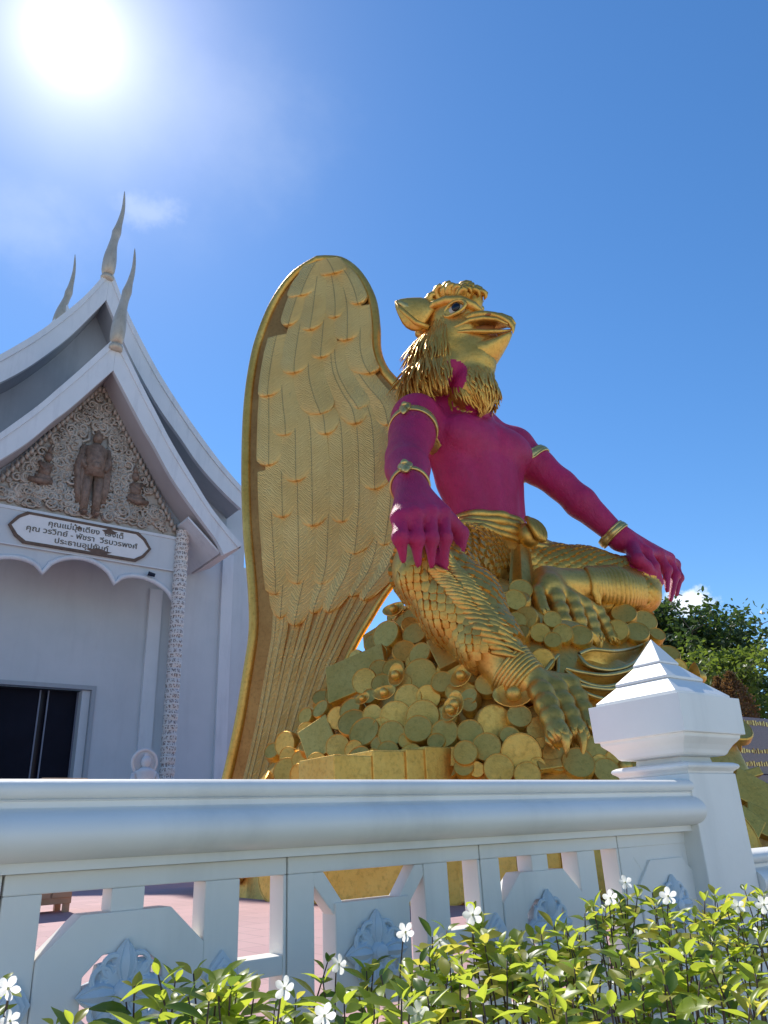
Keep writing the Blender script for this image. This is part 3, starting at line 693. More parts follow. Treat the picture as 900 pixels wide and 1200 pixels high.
def text_mesh(name, body, size, c, ex, ez, mat, parent, ext=0.012, align='CENTER', bold=0.0):
    cu = bpy.data.curves.new(name, 'FONT'); cu.body = body; cu.size = size; cu.extrude = ext; cu.align_x = align; cu.align_y = 'CENTER'; cu.resolution_u = 3; cu.offset = bold
    to = bpy.data.objects.new('tmp_text', cu); col.objects.link(to)
    dg = bpy.context.evaluated_depsgraph_get(); me = bpy.data.meshes.new_from_object(to.evaluated_get(dg)); bpy.data.objects.remove(to)
    me.name = name; me.materials.clear(); me.materials.append(MATS[mat])
    ex = nrm(ex); ez = nrm(ez)
    return place(me, name, parent, c, ex, ez, np.cross(ex, ez))
for body, dz_, dx_, wid in (('คุณแม่มุ้ยเตียง  เล่งเต็', 0.30, 0.10, 2.75), ('คุณ วรวิทย์ - พัชรา  วีรบวรพงศ์', -0.02, 0.02, 4.05), ('ประธานอุปถัมภ์', -0.33, -0.02, 1.95)):
    lt = text_mesh('lettering', body, 0.4, (SX+dx_, YB-0.292, SZ+dz_), (1, 0, 0), (0, 0, 1), 'letter_dark', sign, 0.008, bold=0.004)
    co = np.empty(len(lt.data.vertices)*3); lt.data.vertices.foreach_get('co', co); co = co.reshape(-1, 3); k_ = wid/(co[:, 0].max()-co[:, 0].min()); co[:, 0] *= k_; co[:, 1] *= min(k_, 0.72)
    co[:, 1] -= (co[:, 1].max()+co[:, 1].min())/2; lt.data.vertices.foreach_set('co', co.ravel()); lt.data.update(); tag(lt, kind='stuff')
for (cx, cz, w_, h_) in ((SX+0.95, SZ+0.40, 0.26, 0.10), (SX+0.62, SZ-0.45, 0.42, 0.09), (SX-0.18, SZ+0.33, 0.09, 0.07)):
    pts = [(cx+w_*(1+0.25*math.sin(5*a))*math.cos(a), cz+h_*(1+0.3*math.cos(3*a+1))*math.sin(a)) for a in np.linspace(0, 2*PI, 17)[:-1]]
    MB().prism_xz(pts, YB-0.306, YB-0.284).build('flaked_patch', 'sign_brown', sign)
# wall lamp stub by the arch
lamp = thing('wall_camera', 'small dark camera fixed to the porch beam under the sign', 'camera', loc=(9.72, YB-0.24, Z(9.62)))
MB().tube([(9.60, YB-0.28, Z(9.66)), (9.86, YB-0.34, Z(9.60))], [0.09, 0.07], 10).box(9.68, 9.74, YB-0.26, YB-0.13, Z(9.62), Z(9.70)).build('camera_body', 'dark_inside', lamp)
# ================================================================== solid modelling by distance fields
class Field:
    def __init__(s, lo, hi, h):
        s.lo = np.asarray(lo, float); s.h = h; s.n = np.ceil((np.asarray(hi)-s.lo)/h).astype(int)+1
        s.phi = np.full(s.n, 9.0, np.float32); s.tag = np.zeros(s.n, np.int8)
    def _sub(s, lo, hi):
        a = np.clip(np.floor((lo-s.lo)/s.h).astype(int), 0, s.n-1); b = np.clip(np.ceil((hi-s.lo)/s.h).astype(int)+1, 1, s.n)
        sl = tuple(slice(i, j) for i, j in zip(a, b))
        g = np.meshgrid(*[(s.lo[k]+s.h*np.arange(a[k], b[k])).astype(np.float32) for k in range(3)], indexing='ij')
        return sl, g
    def _union(s, sl, d, k, tag):
        p = s.phi[sl]; t = s.tag[sl]
        t[d < p] = tag
        hh = np.clip(0.5+0.5*(p-d)/k, 0, 1); s.phi[sl] = p*(1-hh)+d*hh-k*hh*(1-hh)
    def cone(s, a, b, ra, rb, k=0.10, tag=0):
        a = np.asarray(a, float); b = np.asarray(b, float); R = max(ra, rb)+3*k
        sl, (X, Y, Z_) = s._sub(np.minimum(a, b)-R, np.maximum(a, b)+R)
        ab = b-a; L = ab @ ab
        t = np.clip(((X-a[0])*ab[0]+(Y-a[1])*ab[1]+(Z_-a[2])*ab[2])/L, 0, 1)
        d = np.sqrt((X-a[0]-t*ab[0])**2+(Y-a[1]-t*ab[1])**2+(Z_-a[2]-t*ab[2])**2)-(ra+(rb-ra)*t)
        s._union(sl, d.astype(np.float32), k, tag)
    def chain(s, pts, rs, k=0.08, tag=0):
        for i in range(len(pts)-1): s.cone(pts[i], pts[i+1], rs[i], rs[i+1], k, tag)
    def ell(s, c, r, axes=None, k=0.10, tag=0):
        c = np.asarray(c, float); r = np.asarray(r, float); A = np.eye(3) if axes is None else np.asarray(axes, float); R = r.max()+3*k
        sl, (X, Y, Z_) = s._sub(c-R, c+R)
        X = X-c[0]; Y = Y-c[1]; Z_ = Z_-c[2]
        q = [(X*A[i][0]+Y*A[i][1]+Z_*A[i][2])/r[i] for i in range(3)]
        k0 = np.sqrt(q[0]**2+q[1]**2+q[2]**2); k1 = np.sqrt((q[0]/r[0])**2+(q[1]/r[1])**2+(q[2]/r[2])**2)+1e-6
        s._union(sl, (k0*(k0-1)/k1).astype(np.float32), k, tag)
    def groove(s, pts, w, depth):
        pts = [np.asarray(p, float) for p in pts]; lo = np.min(pts, 0)-3*w; hi = np.max(pts, 0)+3*w
        sl, (X, Y, Z_) = s._sub(lo, hi); D = None
        for a, b in zip(pts[:-1], pts[1:]):
            ab = b-a; t = np.clip(((X-a[0])*ab[0]+(Y-a[1])*ab[1]+(Z_-a[2])*ab[2])/(ab @ ab), 0, 1)
            d = (X-a[0]-t*ab[0])**2+(Y-a[1]-t*ab[1])**2+(Z_-a[2]-t*ab[2])**2; D = d if D is None else np.minimum(D, d)
        s.phi[sl] += depth*np.exp(-D/(w*w))
    def nets(s):
        """surface nets: vertices, quads, tag per quad"""
        phi = s.phi; nx, ny, nz = s.n; ins = phi < 0
        c = np.zeros((nx-1, ny-1, nz-1), np.int8)
        cor = [(i, j, k) for i in (0, 1) for j in (0, 1) for k in (0, 1)]
        for i, j, k in cor: c += ins[i:nx-1+i, j:ny-1+j, k:nz-1+k]
        act = np.argwhere((c > 0) & (c < 8)); idx = np.full(c.shape, -1, np.int64); idx[tuple(act.T)] = np.arange(len(act))
        P = np.zeros((len(act), 3)); W = np.zeros(len(act))
        edges = [(p, q) for p in cor for q in cor if sum(abs(a-b) for a, b in zip(p, q)) == 1 and p < q]
        for p, q in edges:
            f0 = phi[act[:, 0]+p[0], act[:, 1]+p[1], act[:, 2]+p[2]].astype(float); f1 = phi[act[:, 0]+q[0], act[:, 1]+q[1], act[:, 2]+q[2]].astype(float)
            m = (f0 < 0) != (f1 < 0); t = np.where(m, f0/np.where(m, f0-f1, 1), 0)
            pt = np.asarray(p)+t[:, None]*(np.asarray(q)-np.asarray(p)); P[m] += pt[m]; W[m] += 1
        V = s.lo+s.h*(act+P/W[:, None]); F = []
        for ax in range(3):
            sh = [0, 0, 0]; sh[ax] = 1
            a = ins[:nx-sh[0], :ny-sh[1], :nz-sh[2]]; b = ins[sh[0]:, sh[1]:, sh[2]:]
            for flip in (0, 1):
                e = np.argwhere((a & ~b) if flip == 0 else (~a & b))
                u, v = [(1, 2), (2, 0), (0, 1)][ax]
                e = e[(e[:, u] > 0) & (e[:, v] > 0)]
                e = e[(e[:, 0] < nx-1) & (e[:, 1] < ny-1) & (e[:, 2] < nz-1)]
                q = []
                for du, dv in ((1, 1), (0, 1), (0, 0), (1, 0)):
                    m = e.copy(); m[:, u] -= du; m[:, v] -= dv; q.append(idx[m[:, 0], m[:, 1], m[:, 2]])
                q = np.stack(q, 1)
                if flip: q = q[:, ::-1]
                F.append(q[(q >= 0).all(1)])
        F = np.concatenate(F)
        T = s.tag[act[:, 0], act[:, 1], act[:, 2]][F[:, 0]]
        return V, F, T
def net_mesh(name, V, F, mats, mi=None):
    me = bpy.data.meshes.new(name)
    me.vertices.add(len(V)); me.vertices.foreach_set('co', V.astype(np.float32).ravel())
    me.loops.add(F.size); me.loops.foreach_set('vertex_index', F.astype(np.int32).ravel())
    me.polygons.add(len(F)); me.polygons.foreach_set('loop_start', np.arange(0, F.size, F.shape[1], dtype=np.int32)); me.polygons.foreach_set('loop_total', np.full(len(F), F.shape[1], np.int32))
    for m in mats: me.materials.append(MATS[m])
    me.update(calc_edges=True)
    if mi is not None: me.polygons.foreach_set('material_index', mi.astype(np.int32))
    me.polygons.foreach_set('use_smooth', np.ones(len(F), bool)); me.update(); return me
def bvh_of(V, F): return BVHTree.FromPolygons([tuple(v) for v in V], [tuple(int(i) for i in f) for f in F])
def hit_px(bvh, x, y):
    d = ray(x, y); d = d/np.linalg.norm(d); r = bvh.ray_cast(Vector(EYE), Vector(d))
    return (np.array(r[0]), np.array(r[1])) if r[0] is not None else (None, None)
def smooth_noise(P, freq, seed=0):
    """cheap value noise on points"""
    r = np.random.default_rng(seed); out = np.zeros(len(P))
    for o in range(3):
        for k in range(4):
            w = r.normal(size=3)*freq*(1.9**o); out += np.sin(P @ w+r.uniform(0, 6.28))*(0.5**o)
    return out/6.0

def A(x, y, z): return np.array([x, y, z+1.5])
# ================================================================== winged bird-headed statue
statue = thing('garuda_statue', 'giant seated bird headed statue with crimson torso, gold scaled legs and wing', 'statue', loc=(8.3, 8.1, A(0, 0, 3.2)[2]))
CRI, GOL, HEAD = 0, 1, 2
fld = Field((4.6, 4.5, 1.6), (12.4, 9.4, 11.2), 0.036)
# joints
pel, wai, che = A(8.35, 8.15, 3.95), A(8.30, 8.0, 4.7), A(8.2, 8.05, 5.85)
shR, elR, wrR = A(6.97, 8.1, 6.12), A(6.22, 7.5, 4.95), onY(480.5, 572, 6.55)
shL, elL, wrL = A(9.2, 8.1, 6.2), onY(657, 568, 7.55), onY(727, 631, 7.0)
hipR, knR, anR = A(7.75, 8.0, 3.75), onY(503, 668, 6.65), A(6.10, 5.80, 1.58)
hipL, knL, anL = A(8.95, 8.0, 3.75), onY(743, 684, 7.0), onY(640, 684, 7.0)
# torso
fld.ell(wai, (0.72, 0.48, 0.80), k=0.2, tag=CRI)
fld.ell(A(8.24, 8.06, 5.35), (0.88, 0.56, 0.80), k=0.2, tag=CRI)
fld.ell(che, (1.07, 0.58, 0.60), k=0.2, tag=CRI)
for sx in (-1, 1): fld.ell(A(8.22+sx*0.45, 7.72, 5.86), (0.50, 0.27, 0.36), k=0.10, tag=CRI)
fld.cone(A(7.3, 8.2, 6.25), A(8.15, 8.25, 6.75), 0.28, 0.36, 0.2, CRI); fld.cone(A(9.05, 8.2, 6.3), A(8.15, 8.25, 6.75), 0.28, 0.36, 0.2, CRI)
fld.cone(A(8.15, 8.1, 6.4), A(8.05, 7.95, 7.3), 0.42, 0.36, 0.12, CRI)
fld.groove([A(7.55, 7.45, 5.55), A(7.95, 7.38, 5.50), A(8.22, 7.45, 5.60), A(8.5, 7.38, 5.50), A(8.9, 7.45, 5.57)], 0.09, 0.05)
fld.groove([A(8.22, 7.42, 6.25), A(8.22, 7.45, 5.6), A(8.26, 7.50, 4.4)], 0.07, 0.05)
for sx in (-1, 1): fld.groove([A(8.25+sx*0.55, 7.62, 5.35), A(8.27+sx*0.40, 7.60, 4.9), A(8.3+sx*0.36, 7.6, 4.35)], 0.12, 0.035)
# right arm
fld.ell(shR, (0.40, 0.42, 0.42), k=0.18, tag=CRI)
fld.chain([shR, shR*0.55+elR*0.45, elR], [0.36, 0.345, 0.30], 0.10, CRI)
fld.chain([elR, elR*0.62+wrR*0.38, wrR], [0.29, 0.30, 0.19], 0.08, CRI)
# left arm
fld.ell(shL, (0.38, 0.40, 0.40), k=0.18, tag=CRI)
fld.chain([shL, shL*0.5+elL*0.5, elL], [0.33, 0.31, 0.26], 0.10, CRI)
fld.chain([elL, elL*0.66+wrL*0.34, wrL], [0.26, 0.27, 0.175], 0.08, CRI)
# hands
def hand(wr, kn, fingers, thumb, r, ky):
    cent = np.mean(kn, 0)
    for p in kn: fld.cone(wr, p, 0.17, r*1.25, 0.10, CRI)
    for i in range(len(kn)-1): fld.cone(kn[i], kn[i+1], r*0.95, r*0.95, 0.06, CRI)
    for base, ch in zip(kn, fingers):
        pts = [base]+ch
        fld.ell(base, (r*1.18,)*3, k=0.03, tag=CRI)
        for i in range(len(pts)-1):
            fld.cone(pts[i], pts[i+1], r*(1.02-0.13*i), r*(0.95-0.12*i) if i < len(pts)-2 else r*0.42, 0.018, CRI)
            if i: fld.ell(pts[i], (r*(1.22-0.1*i),)*3, k=0.03, tag=CRI)
    for i in range(len(thumb)-1): fld.cone(thumb[i], thumb[i+1], r*(1.35-0.2*i), r*(1.15-0.2*i) if i < len(thumb)-2 else r*0.35, 0.05, CRI)
Yk = 6.14
kR = [onY(469, 607, Yk), onY(486, 604, Yk-0.03), onY(503, 602, Yk-0.02), onY(518, 602, Yk+0.02)]
fR = [[onY(469, 630, Yk-.08), onY(473, 657, Yk)], [onY(488, 632, Yk-.10), onY(490, 662, Yk-.02)], [onY(505, 631, Yk-.09), onY(506, 663, Yk-.01)], [onY(521, 630, Yk-.06), onY(521, 662, Yk)]]
hand(wrR, kR, fR, [wrR*0.5+kR[3]*0.5, onY(527, 612, Yk+.05), onY(541, 625, Yk+.05), onY(544, 640, Yk+.02)], 0.092, Yk)
Yl = 6.86
kL = [onY(757, 648, Yl-0.15), onY(771, 650, Yl-.05), onY(783, 655, Yl+.08), onY(790, 662, Yl+.2)]
fL = [[onY(766, 664, Yl-.25), onY(775, 682, Yl-.25)], [onY(781, 668, Yl-.12), onY(782, 692, Yl-.15)], [onY(791, 674, Yl+.0), onY(786, 703, Yl-.05)], [onY(795, 677, Yl+.12), onY(793, 697, Yl+.10)]]
hand(wrL, kL, fL, [wrL*0.6+kL[0]*0.4, onY(747, 655, Yl-.25), onY(758, 664, Yl-.28), onY(768, 671, Yl-.3)], 0.092, Yl)
# pelvis and legs
fld.ell(pel, (0.86, 0.66, 0.50), k=0.15, tag=GOL)
fld.chain([hipR, hipR*0.5+knR*0.5, knR], [0.62, 0.56, 0.43], 0.15, GOL)
fld.chain([knR, knR*0.62+anR*0.38+np.array([0.10, 0.05, 0.0]), knR*0.25+anR*0.75, anR], [0.43, 0.47, 0.33, 0.25], 0.12, GOL)
fld.chain([hipL, hipL*0.45+knL*0.55, knL], [0.60, 0.50, 0.37], 0.15, GOL)
shin_L = [knL+np.array([-0.05, -0.12, -0.22]), knL*0.6+anL*0.4+np.array([0, -0.12, -0.16]), anL]
fld.chain(shin_L, [0.33, 0.34, 0.24], 0.10, GOL)
# bird feet: knobbly toes
CLAWS = []
def toe(pxs, ys, r, claw):
    pts = [onY(x, y, Y) for (x, y), Y in zip(pxs, ys)]
    P = spline(pts[:-1], 9); n = len(P)
    for i in range(n-1): fld.cone(P[i], P[i+1], r*(0.92-0.03*i), r*(0.92-0.03*(i+1)), 0.02, GOL)
    for i in range(1, n, 2): fld.ell(P[i], (r*(1.32-0.035*i),)*3, k=0.02, tag=GOL)
    fld.ell(P[-1], (r*1.05,)*3, k=0.04, tag=GOL)
    CLAWS.append((P[-2], P[-1], pts[-1], r))
footR = onY(622, 802, 5.62)
fld.chain([anR, onY(606, 796, 5.72), footR], [0.25, 0.235, 0.21], 0.10, GOL)
for px, ys, rr_ in (([(632, 808), (644, 834), (654, 862), (664, 888)], [5.45, 5.22, 5.08, 4.98], 0.112), ([(648, 804), (663, 832), (675, 858), (683, 892)], [5.48, 5.28, 5.15, 5.05], 0.112),
                    ([(664, 800), (680, 826), (690, 852), (704, 894)], [5.55, 5.38, 5.25, 5.14], 0.108), ([(678, 803), (694, 822), (706, 842), (718, 872)], [5.66, 5.52, 5.42, 5.33], 0.115)):
    fld.cone(footR, onY(*px[0], ys[0]), 0.17, rr_*0.9, 0.05, GOL); toe(px, ys, rr_, 1)
footL = onY(642, 690, 6.80)
fld.cone(anL, footL, 0.24, 0.24, 0.1, GOL)
for px, ys, rr_ in (([(629, 692), (633, 706), (637, 718), (645, 733)], [6.72, 6.62, 6.56, 6.52], 0.085), ([(650, 698), (658, 722), (664, 744), (670, 767)], [6.66, 6.52, 6.45, 6.42], 0.11),
                    ([(667, 700), (676, 722), (682, 746), (684.5, 768)], [6.66, 6.54, 6.47, 6.44], 0.11), ([(682, 706), (692, 728), (698, 748), (703, 770)], [6.68, 6.57, 6.50, 6.47], 0.105),
                    ([(698, 714), (709, 733), (717, 750), (726, 765)], [6.72, 6.62, 6.55, 6.52], 0.095)):
    fld.cone(footL, onY(*px[0], ys[0]), 0.16, rr_*0.95, 0.05, GOL); toe(px, ys, rr_, 1)
# head and feathered neck, laid out in the plane of the profile
fH = nrm((math.sin(rad(25)), -math.cos(rad(25)), 0)); sH = nrm(np.cross(fH, (0, 0, 1))); uH = np.array([0, 0, 1.0])
HC = onY(530, 388, 7.9)
def H(x, y, s=0.0): return onP(x, y, HC, sH)+s*sH
AX = (fH, sH, uH)
def hell(xc, yc, x0, x1, y0, y1, ws, k=0.1, s=0.0, tag=HEAD):
    rf = abs((H(x1, yc)-H(x0, yc)) @ fH)/2; ru = abs((H(xc, y0)-H(xc, y1))[2])/2
    fld.ell(H(xc, yc, s), (rf, ws, ru), AX, k, tag)
hell(531, 380, 500, 562, 354, 408, 0.44, 0.12)
hell(548, 380, 528, 574, 364, 400, 0.34, 0.10)
hell(545, 410, 515, 584, 394, 434, 0.34, 0.12)
hell(520, 420, 486, 560, 388, 456, 0.50, 0.15)
hell(553, 425, 525, 581, 400, 462, 0.36, 0.12)
hell(514, 446, 479, 556, 424, 470, 0.62, 0.12)
hell(556, 458, 531, 582, 432, 486, 0.42, 0.10)
for s in (-1, 1): hell(540, 398, 520, 565, 386, 412, 0.16, 0.10, s*0.28)
bV, bF, bT = fld.nets(); 
BC = bV[bF].mean(1)
mi = np.where(bT == CRI, 0, 1)
# neck patch left bare of feathers, on both sides
nc = H(545, 453); da = (BC-nc) @ fH; du_ = (BC-nc)[:, 2]; ds = np.abs((BC-nc) @ sH)
patch = (bT == HEAD) & ((da/0.21)**2+(du_/0.30)**2 < 1) & (ds > 0.15); mi[patch] = 0
BN = np.cross(bV[bF[:, 2]]-bV[bF[:, 0]], bV[bF[:, 3]]-bV[bF[:, 1]]); mi[(bT == HEAD) & (BN[:, 2] < -0.8*np.linalg.norm(BN, axis=1)) & (BC[:, 2] < H(556, 470)[2])] = 0
body = link('body', net_mesh('body', bV, bF, ['crimson', 'gold']), statue)
body.data.polygons.foreach_set('material_index', mi.astype(np.int32)); body.data.update()
BB = bvh_of(bV, bF)
def cast(p, d):
    r = BB.ray_cast(Vector(p), Vector(nrm(d)))
    cast.face = r[2]
    return (np.array(r[0]), np.array(r[1])) if r[0] is not None else (None, None)

# claws
for (a, b_, tip, r) in CLAWS:
    d = nrm(b_-a); m = b_*0.5+tip*0.5+np.array([0, -0.05, 0.04])
    c = MB(); c.tube(spline([b_-d*r*0.4, b_*0.7+m*0.3+np.array([0, -0.01, 0.015]), m, tip], 8), [r*0.72, r*0.80, r*0.76, r*0.66, r*0.53, r*0.38, r*0.22, r*0.03], 10)
    c.build('claw', 'gold', statue, smooth=True)
    cf = MB()                                                      # ruff of small scales where the claw starts
    e1, e2, e3 = frame(nrm(tip-b_))
    for k in range(9):
        w = 2*PI*k/9; o = math.cos(w)*e1+math.sin(w)*e2
        cf.tube([b_+o*r*0.86-e3*0.03, b_+o*r*0.98+e3*r*0.35, b_+o*r*0.80+e3*r*0.95], [r*0.30, r*0.30, r*0.04], 6, flat=0.6)
    tag(cf.build('claw_ruff', 'gold', statue, smooth=True), kind='stuff')

# scales laid over the legs in staggered rows
def scale_mesh(b, c, n, down, w, l, t):
    side = np.cross(n, down); c = c+n*0.004
    sh = [(-0.5, 0.35), (-0.52, -0.05), (-0.34, -0.42), (0, -0.62), (0.34, -0.42), (0.52, -0.05), (0.5, 0.35)]
    o = len(b.v); vs = [c+side*w*x+(-down)*l*y+n*(t*(-0.3 if y > 0.2 else (0.45 if abs(x) > 0.4 else 1.15))) for x, y in sh]
    vs.append(c-down*l*0.08*-1+n*t*1.25)                             # raised middle
    lo = [c+side*w*x+(-down)*l*y-n*t*0.8 for x, y in sh]
    b.v.extend(map(tuple, vs)); b.v.extend(map(tuple, lo)); k = len(sh)
    for i in range(k): b.f.append((o+i, o+(i+1) % k, o+k))
    for i in range(k-1): b.f.append((o+i+1, o+i, o+k+1+i, o+k+1+i+1))
def limb_scales(b, axis, rows, w, l, skip=None, hint=(0, 0, 1), amin=0, amax=360, jitter=0.15):
    ax = spline(axis, rows); tot = len(ax)
    for i, p in enumerate(ax):
        t = nrm(ax[min(i+1, tot-1)]-ax[max(i-1, 0)]); e1 = nrm(np.cross(t, hint)); e2 = np.cross(t, e1)
        q0, _ = cast(p+e1*2.0, -e1); rad_ = 0.45
        ncirc = int(2*PI*rad_/w)
        for k in range(ncirc):
            a = 2*PI*(k+0.5*(i % 2))/ncirc+rr.uniform(-.03, .03)
            if not (amin <= math.degrees(a) % 360 <= amax): continue
            d = math.cos(a)*e1+math.sin(a)*e2
            q, n = cast(p+d*1.1, -d)
            if q is None or np.linalg.norm(q-p) > 0.80: continue
            if bT[cast.face] != GOL or (skip and skip(q, n)): continue
            dn = t-(t @ n)*n
            if np.linalg.norm(dn) < 0.3: continue
            j = 1+rr.uniform(-jitter, jitter)
            scale_mesh(b, q, n, nrm(dn), w*1.04*j, l*1.45*j, 0.030*j)
hand_zone = lambda q, n: (min(np.linalg.norm(q-k) for k in kR+sum(fR, [])+kL+sum(fL, [])) < (0.20 if q[0] < 8 else 0.36))
sb = MB()
limb_scales(sb, [hipR, hipR*0.5+knR*0.5, knR], 20, 0.125, 0.115, hand_zone)
limb_scales(sb, [knR, knR*0.6+anR*0.4, knR*0.18+anR*0.82], 19, 0.135, 0.125, hand_zone)
limb_scales(sb, [hipL, hipL*0.45+knL*0.55, knL+nrm(knL-hipL)*0.12], 25, 0.105, 0.095, hand_zone)
tag(sb.build('leg_scales', 'gold_scale', statue, fix=False, smooth=0.5), kind='stuff')
# long pointed plates down the inside of the right shin and ribs under the left thigh
def plate(c, n, d, L, W, t=0.03):
    b = MB(); s = np.cross(n, d)
    P = spline([c-d*L*0.5, c-d*L*0.1+n*t, c+d*L*0.5+n*t*1.2], 7)
    b.tube(P, [W*0.5, W*0.62, W*0.64, W*0.58, W*0.44, W*0.26, W*0.05], 8, flat=0.45, up=n); return b
sh_ax = spline([knR, knR*0.6+anR*0.4, anR], 25)
pmesh = []
for i in range(2, 22):
    for px_off in (0.1, 0.7):
        p = sh_ax[i]; t = nrm(sh_ax[i+1]-sh_ax[i-1]); side = nrm(np.cross(t, nrm(EYE-p)))
        v = nrm(nrm(EYE-p)*0.95-side*(0.10+0.75*px_off)*1.0)
        q, n = cast(p+v*1.2, -v)
        if q is None: continue
        d = nrm(side*0.55*-1+t*0.8); d = nrm(d-(d @ n)*n)
        plate(q, n, d, 0.30, 0.085).build('shin_plate', 'gold', statue, smooth=True)
th = spline([knL*0.38+anL*0.62, knL*0.9+anL*0.1], 17)
for i, p in enumerate(th):
    v = nrm(np.array([-0.35, -0.8, -0.35])); pts = []
    for a in np.linspace(0.9, -0.9, 9):
        v = nrm(nrm(np.array([-0.45, -0.85, 0]))*math.cos(a)+np.array([0, 0, 1.0])*math.sin(a)+np.array([0, 0, -0.25])); q, n = cast(p+v*1.1+np.array([0, 0, 0.02]), -v)
        if q is not None and np.linalg.norm(q-p) < 0.7 and bT[cast.face] == GOL: pts.append(q+n*0.012)
    if len(pts) > 4:
        MB().tube(pts, [0.02]+[0.062]*(len(pts)-2)+[0.02], 8, flat=0.8).build('thigh_rib', 'gold', statue, smooth=True)
# ring scutes on the ankle
for k in range(7):
    p = anR*(1-k/7)+footR*(k/7); t = nrm(footR-anR); e1, e2, _ = frame(t); pts = []
    for a in np.linspace(0, 2*PI, 17):
        d = math.cos(a)*e1+math.sin(a)*e2; q, n = cast(p+d*0.6, -d); pts.append((q if q is not None else p+d*0.25)+d*0.004)
    MB().tube(pts, 0.028, 6).build('ankle_ring', 'gold', statue, smooth=True)

# armlets and bracelets
def band(a, b, t, r0, width, name, orn):
    p = np.asarray(a)*(1-t)+np.asarray(b)*t; ax = nrm(np.asarray(b)-np.asarray(a)); e1, e2, _ = frame(ax); bb = MB()
    rows = []
    for off in (-1, -0.5, 0.5, 1):
        pts = []
        for w in np.linspace(0, 2*PI, 33)[:-1]:
            d = math.cos(w)*e1+math.sin(w)*e2; c0 = p+ax*off*width
            q, n = cast(c0+d*0.75, -d); R = np.linalg.norm(q-c0) if q is not None else r0
            R = min(R, r0*1.35); pts.append(c0+d*(R+(0.018 if abs(off) == 1 else 0.045)))
        rows.append(pts)
    n = 32; vs = [v for r in rows for v in r]; fs = [(i*n+k, i*n+(k+1) % n, (i+1)*n+(k+1) % n, (i+1)*n+k) for i in range(3) for k in range(n)]
    bb.add(vs, fs); o = bb.build(name, 'gold_trim', statue, smooth=True)
    for off in (-0.9, 0.9):
        k0 = 0 if off < 0 else 3
        MB().tube([*rows[k0], rows[k0][0]], 0.022, 6, cap=False).build('rim', 'gold_trim', o, smooth=True)
    if orn is not None:
        v = nrm(orn-(np.asarray(orn) @ ax)*ax); q, nn = cast(p+v*0.75, -v)
        if q is not None:
            e1, e2, e3 = frame(v, ax); ob = MB()
            ob.ball(q+v*0.05, (0.10, 0.16, 0.05), 12, 8, (e1, e2, e3)); ob.ball(q+v*0.09, 0.05); ob.tube([q+e2*0.10+v*0.03, q+e2*0.20+v*0.06, q+e2*0.30+v*0.05], [0.07, 0.05, 0.01], 8)
            ob.build('ornament', 'gold_trim', o, smooth=True)
tocam = nrm(EYE-shR)
band(shR, elR, 0.30, 0.36, 0.07, 'armlet', tocam+np.array([-0.35, 0, 0]))
band(elR, wrR, 0.93, 0.22, 0.055, 'bracelet', tocam)
band(shL, elL, 0.42, 0.33, 0.06, 'armlet', None)
band(elL, wrL, 0.90, 0.20, 0.055, 'bracelet', None)

# sash round the waist with a knot and a hanging end
for r_i, (dz_, dr, rw) in enumerate(((0.14, 0.02, 0.075), (0.03, 0.05, 0.085), (-0.09, 0.05, 0.085), (-0.20, 0.02, 0.07))):
    pts = []
    for a in np.linspace(0, 2*PI, 49):
        d = np.array([math.cos(a), math.sin(a), 0]); c0 = A(8.32, 8.05, 4.28+dz_+0.10*math.cos(a+2.4)*0.6)
        q, n = cast(c0+d*1.6, -d); R = min(np.linalg.norm(q-c0), 0.95) if q is not None else 0.7
        pts.append(c0+d*(R+dr+0.012*math.sin(9*a+r_i*2)))
    MB().tube(pts, rw, 8, cap=False).build('sash_fold', 'gold', statue, smooth=True)
kc, kn_ = hit_px(BB, 611, 634); kc = kc+kn_*0.14
e1, e2, e3 = frame(kn_)
knot = MB(); knot.ball(kc, (0.19, 0.22, 0.17), 14, 10, (e1, e2, e3)); ko = knot.build('sash_knot', 'gold', statue, smooth=True)
for k in range(5):
    a0 = -0.9+0.45*k; pts = [kc+e1*math.sin(a0)*0.20*math.cos(t)*1.0+e2*(0.23*math.sin(t))+e3*(0.12+0.09*math.cos(t)) for t in np.linspace(-1.45, 1.45, 9)]
    MB().tube(pts, [0.02]+[0.045]*7+[0.02], 7).build('fold', 'gold', ko, smooth=True)
# hanging cloth end between the legs
def ribbon(pxs, ys, w, name, mat='gold', thick=0.03, parent=None):
    P = spline([onY(x, y, Y) for (x, y), Y in zip(pxs, ys)], 14); b = MB(); rows = []
    for i, p in enumerate(P):
        t = nrm(P[min(i+1, 13)]-P[max(i-1, 0)]); s = nrm(np.cross(t, nrm(EYE-p))); n = np.cross(s, t); ww = float(np.interp(i/13, np.linspace(0, 1, len(w)), w))
        rows.append([p+s*ww*x+n*(0.05*math.cos(x*4.2)) for x in np.linspace(-1, 1, 9)]+[p+s*ww*x-n*thick+n*(0.05*math.cos(x*4.2)) for x in np.linspace(1, -1, 9)])
    vs = [v for r in rows for v in r]; n = 18
    fs = [(i*n+k, i*n+(k+1) % n, (i+1)*n+(k+1) % n, (i+1)*n+k) for i in range(13) for k in range(n)]+[tuple(range(n)), tuple(13*n+k for k in range(n))]
    b.add(vs, fs); return b.build(name, mat, parent or statue, smooth=0.8)
ribbon([(610, 640), (611, 668), (613, 700), (618, 735), (628, 775), (634, 800)], [7.35, 7.12, 6.95, 6.72, 6.42, 6.2], [0.13, 0.17, 0.2, 0.27, 0.36, 0.36], 'sash_end')

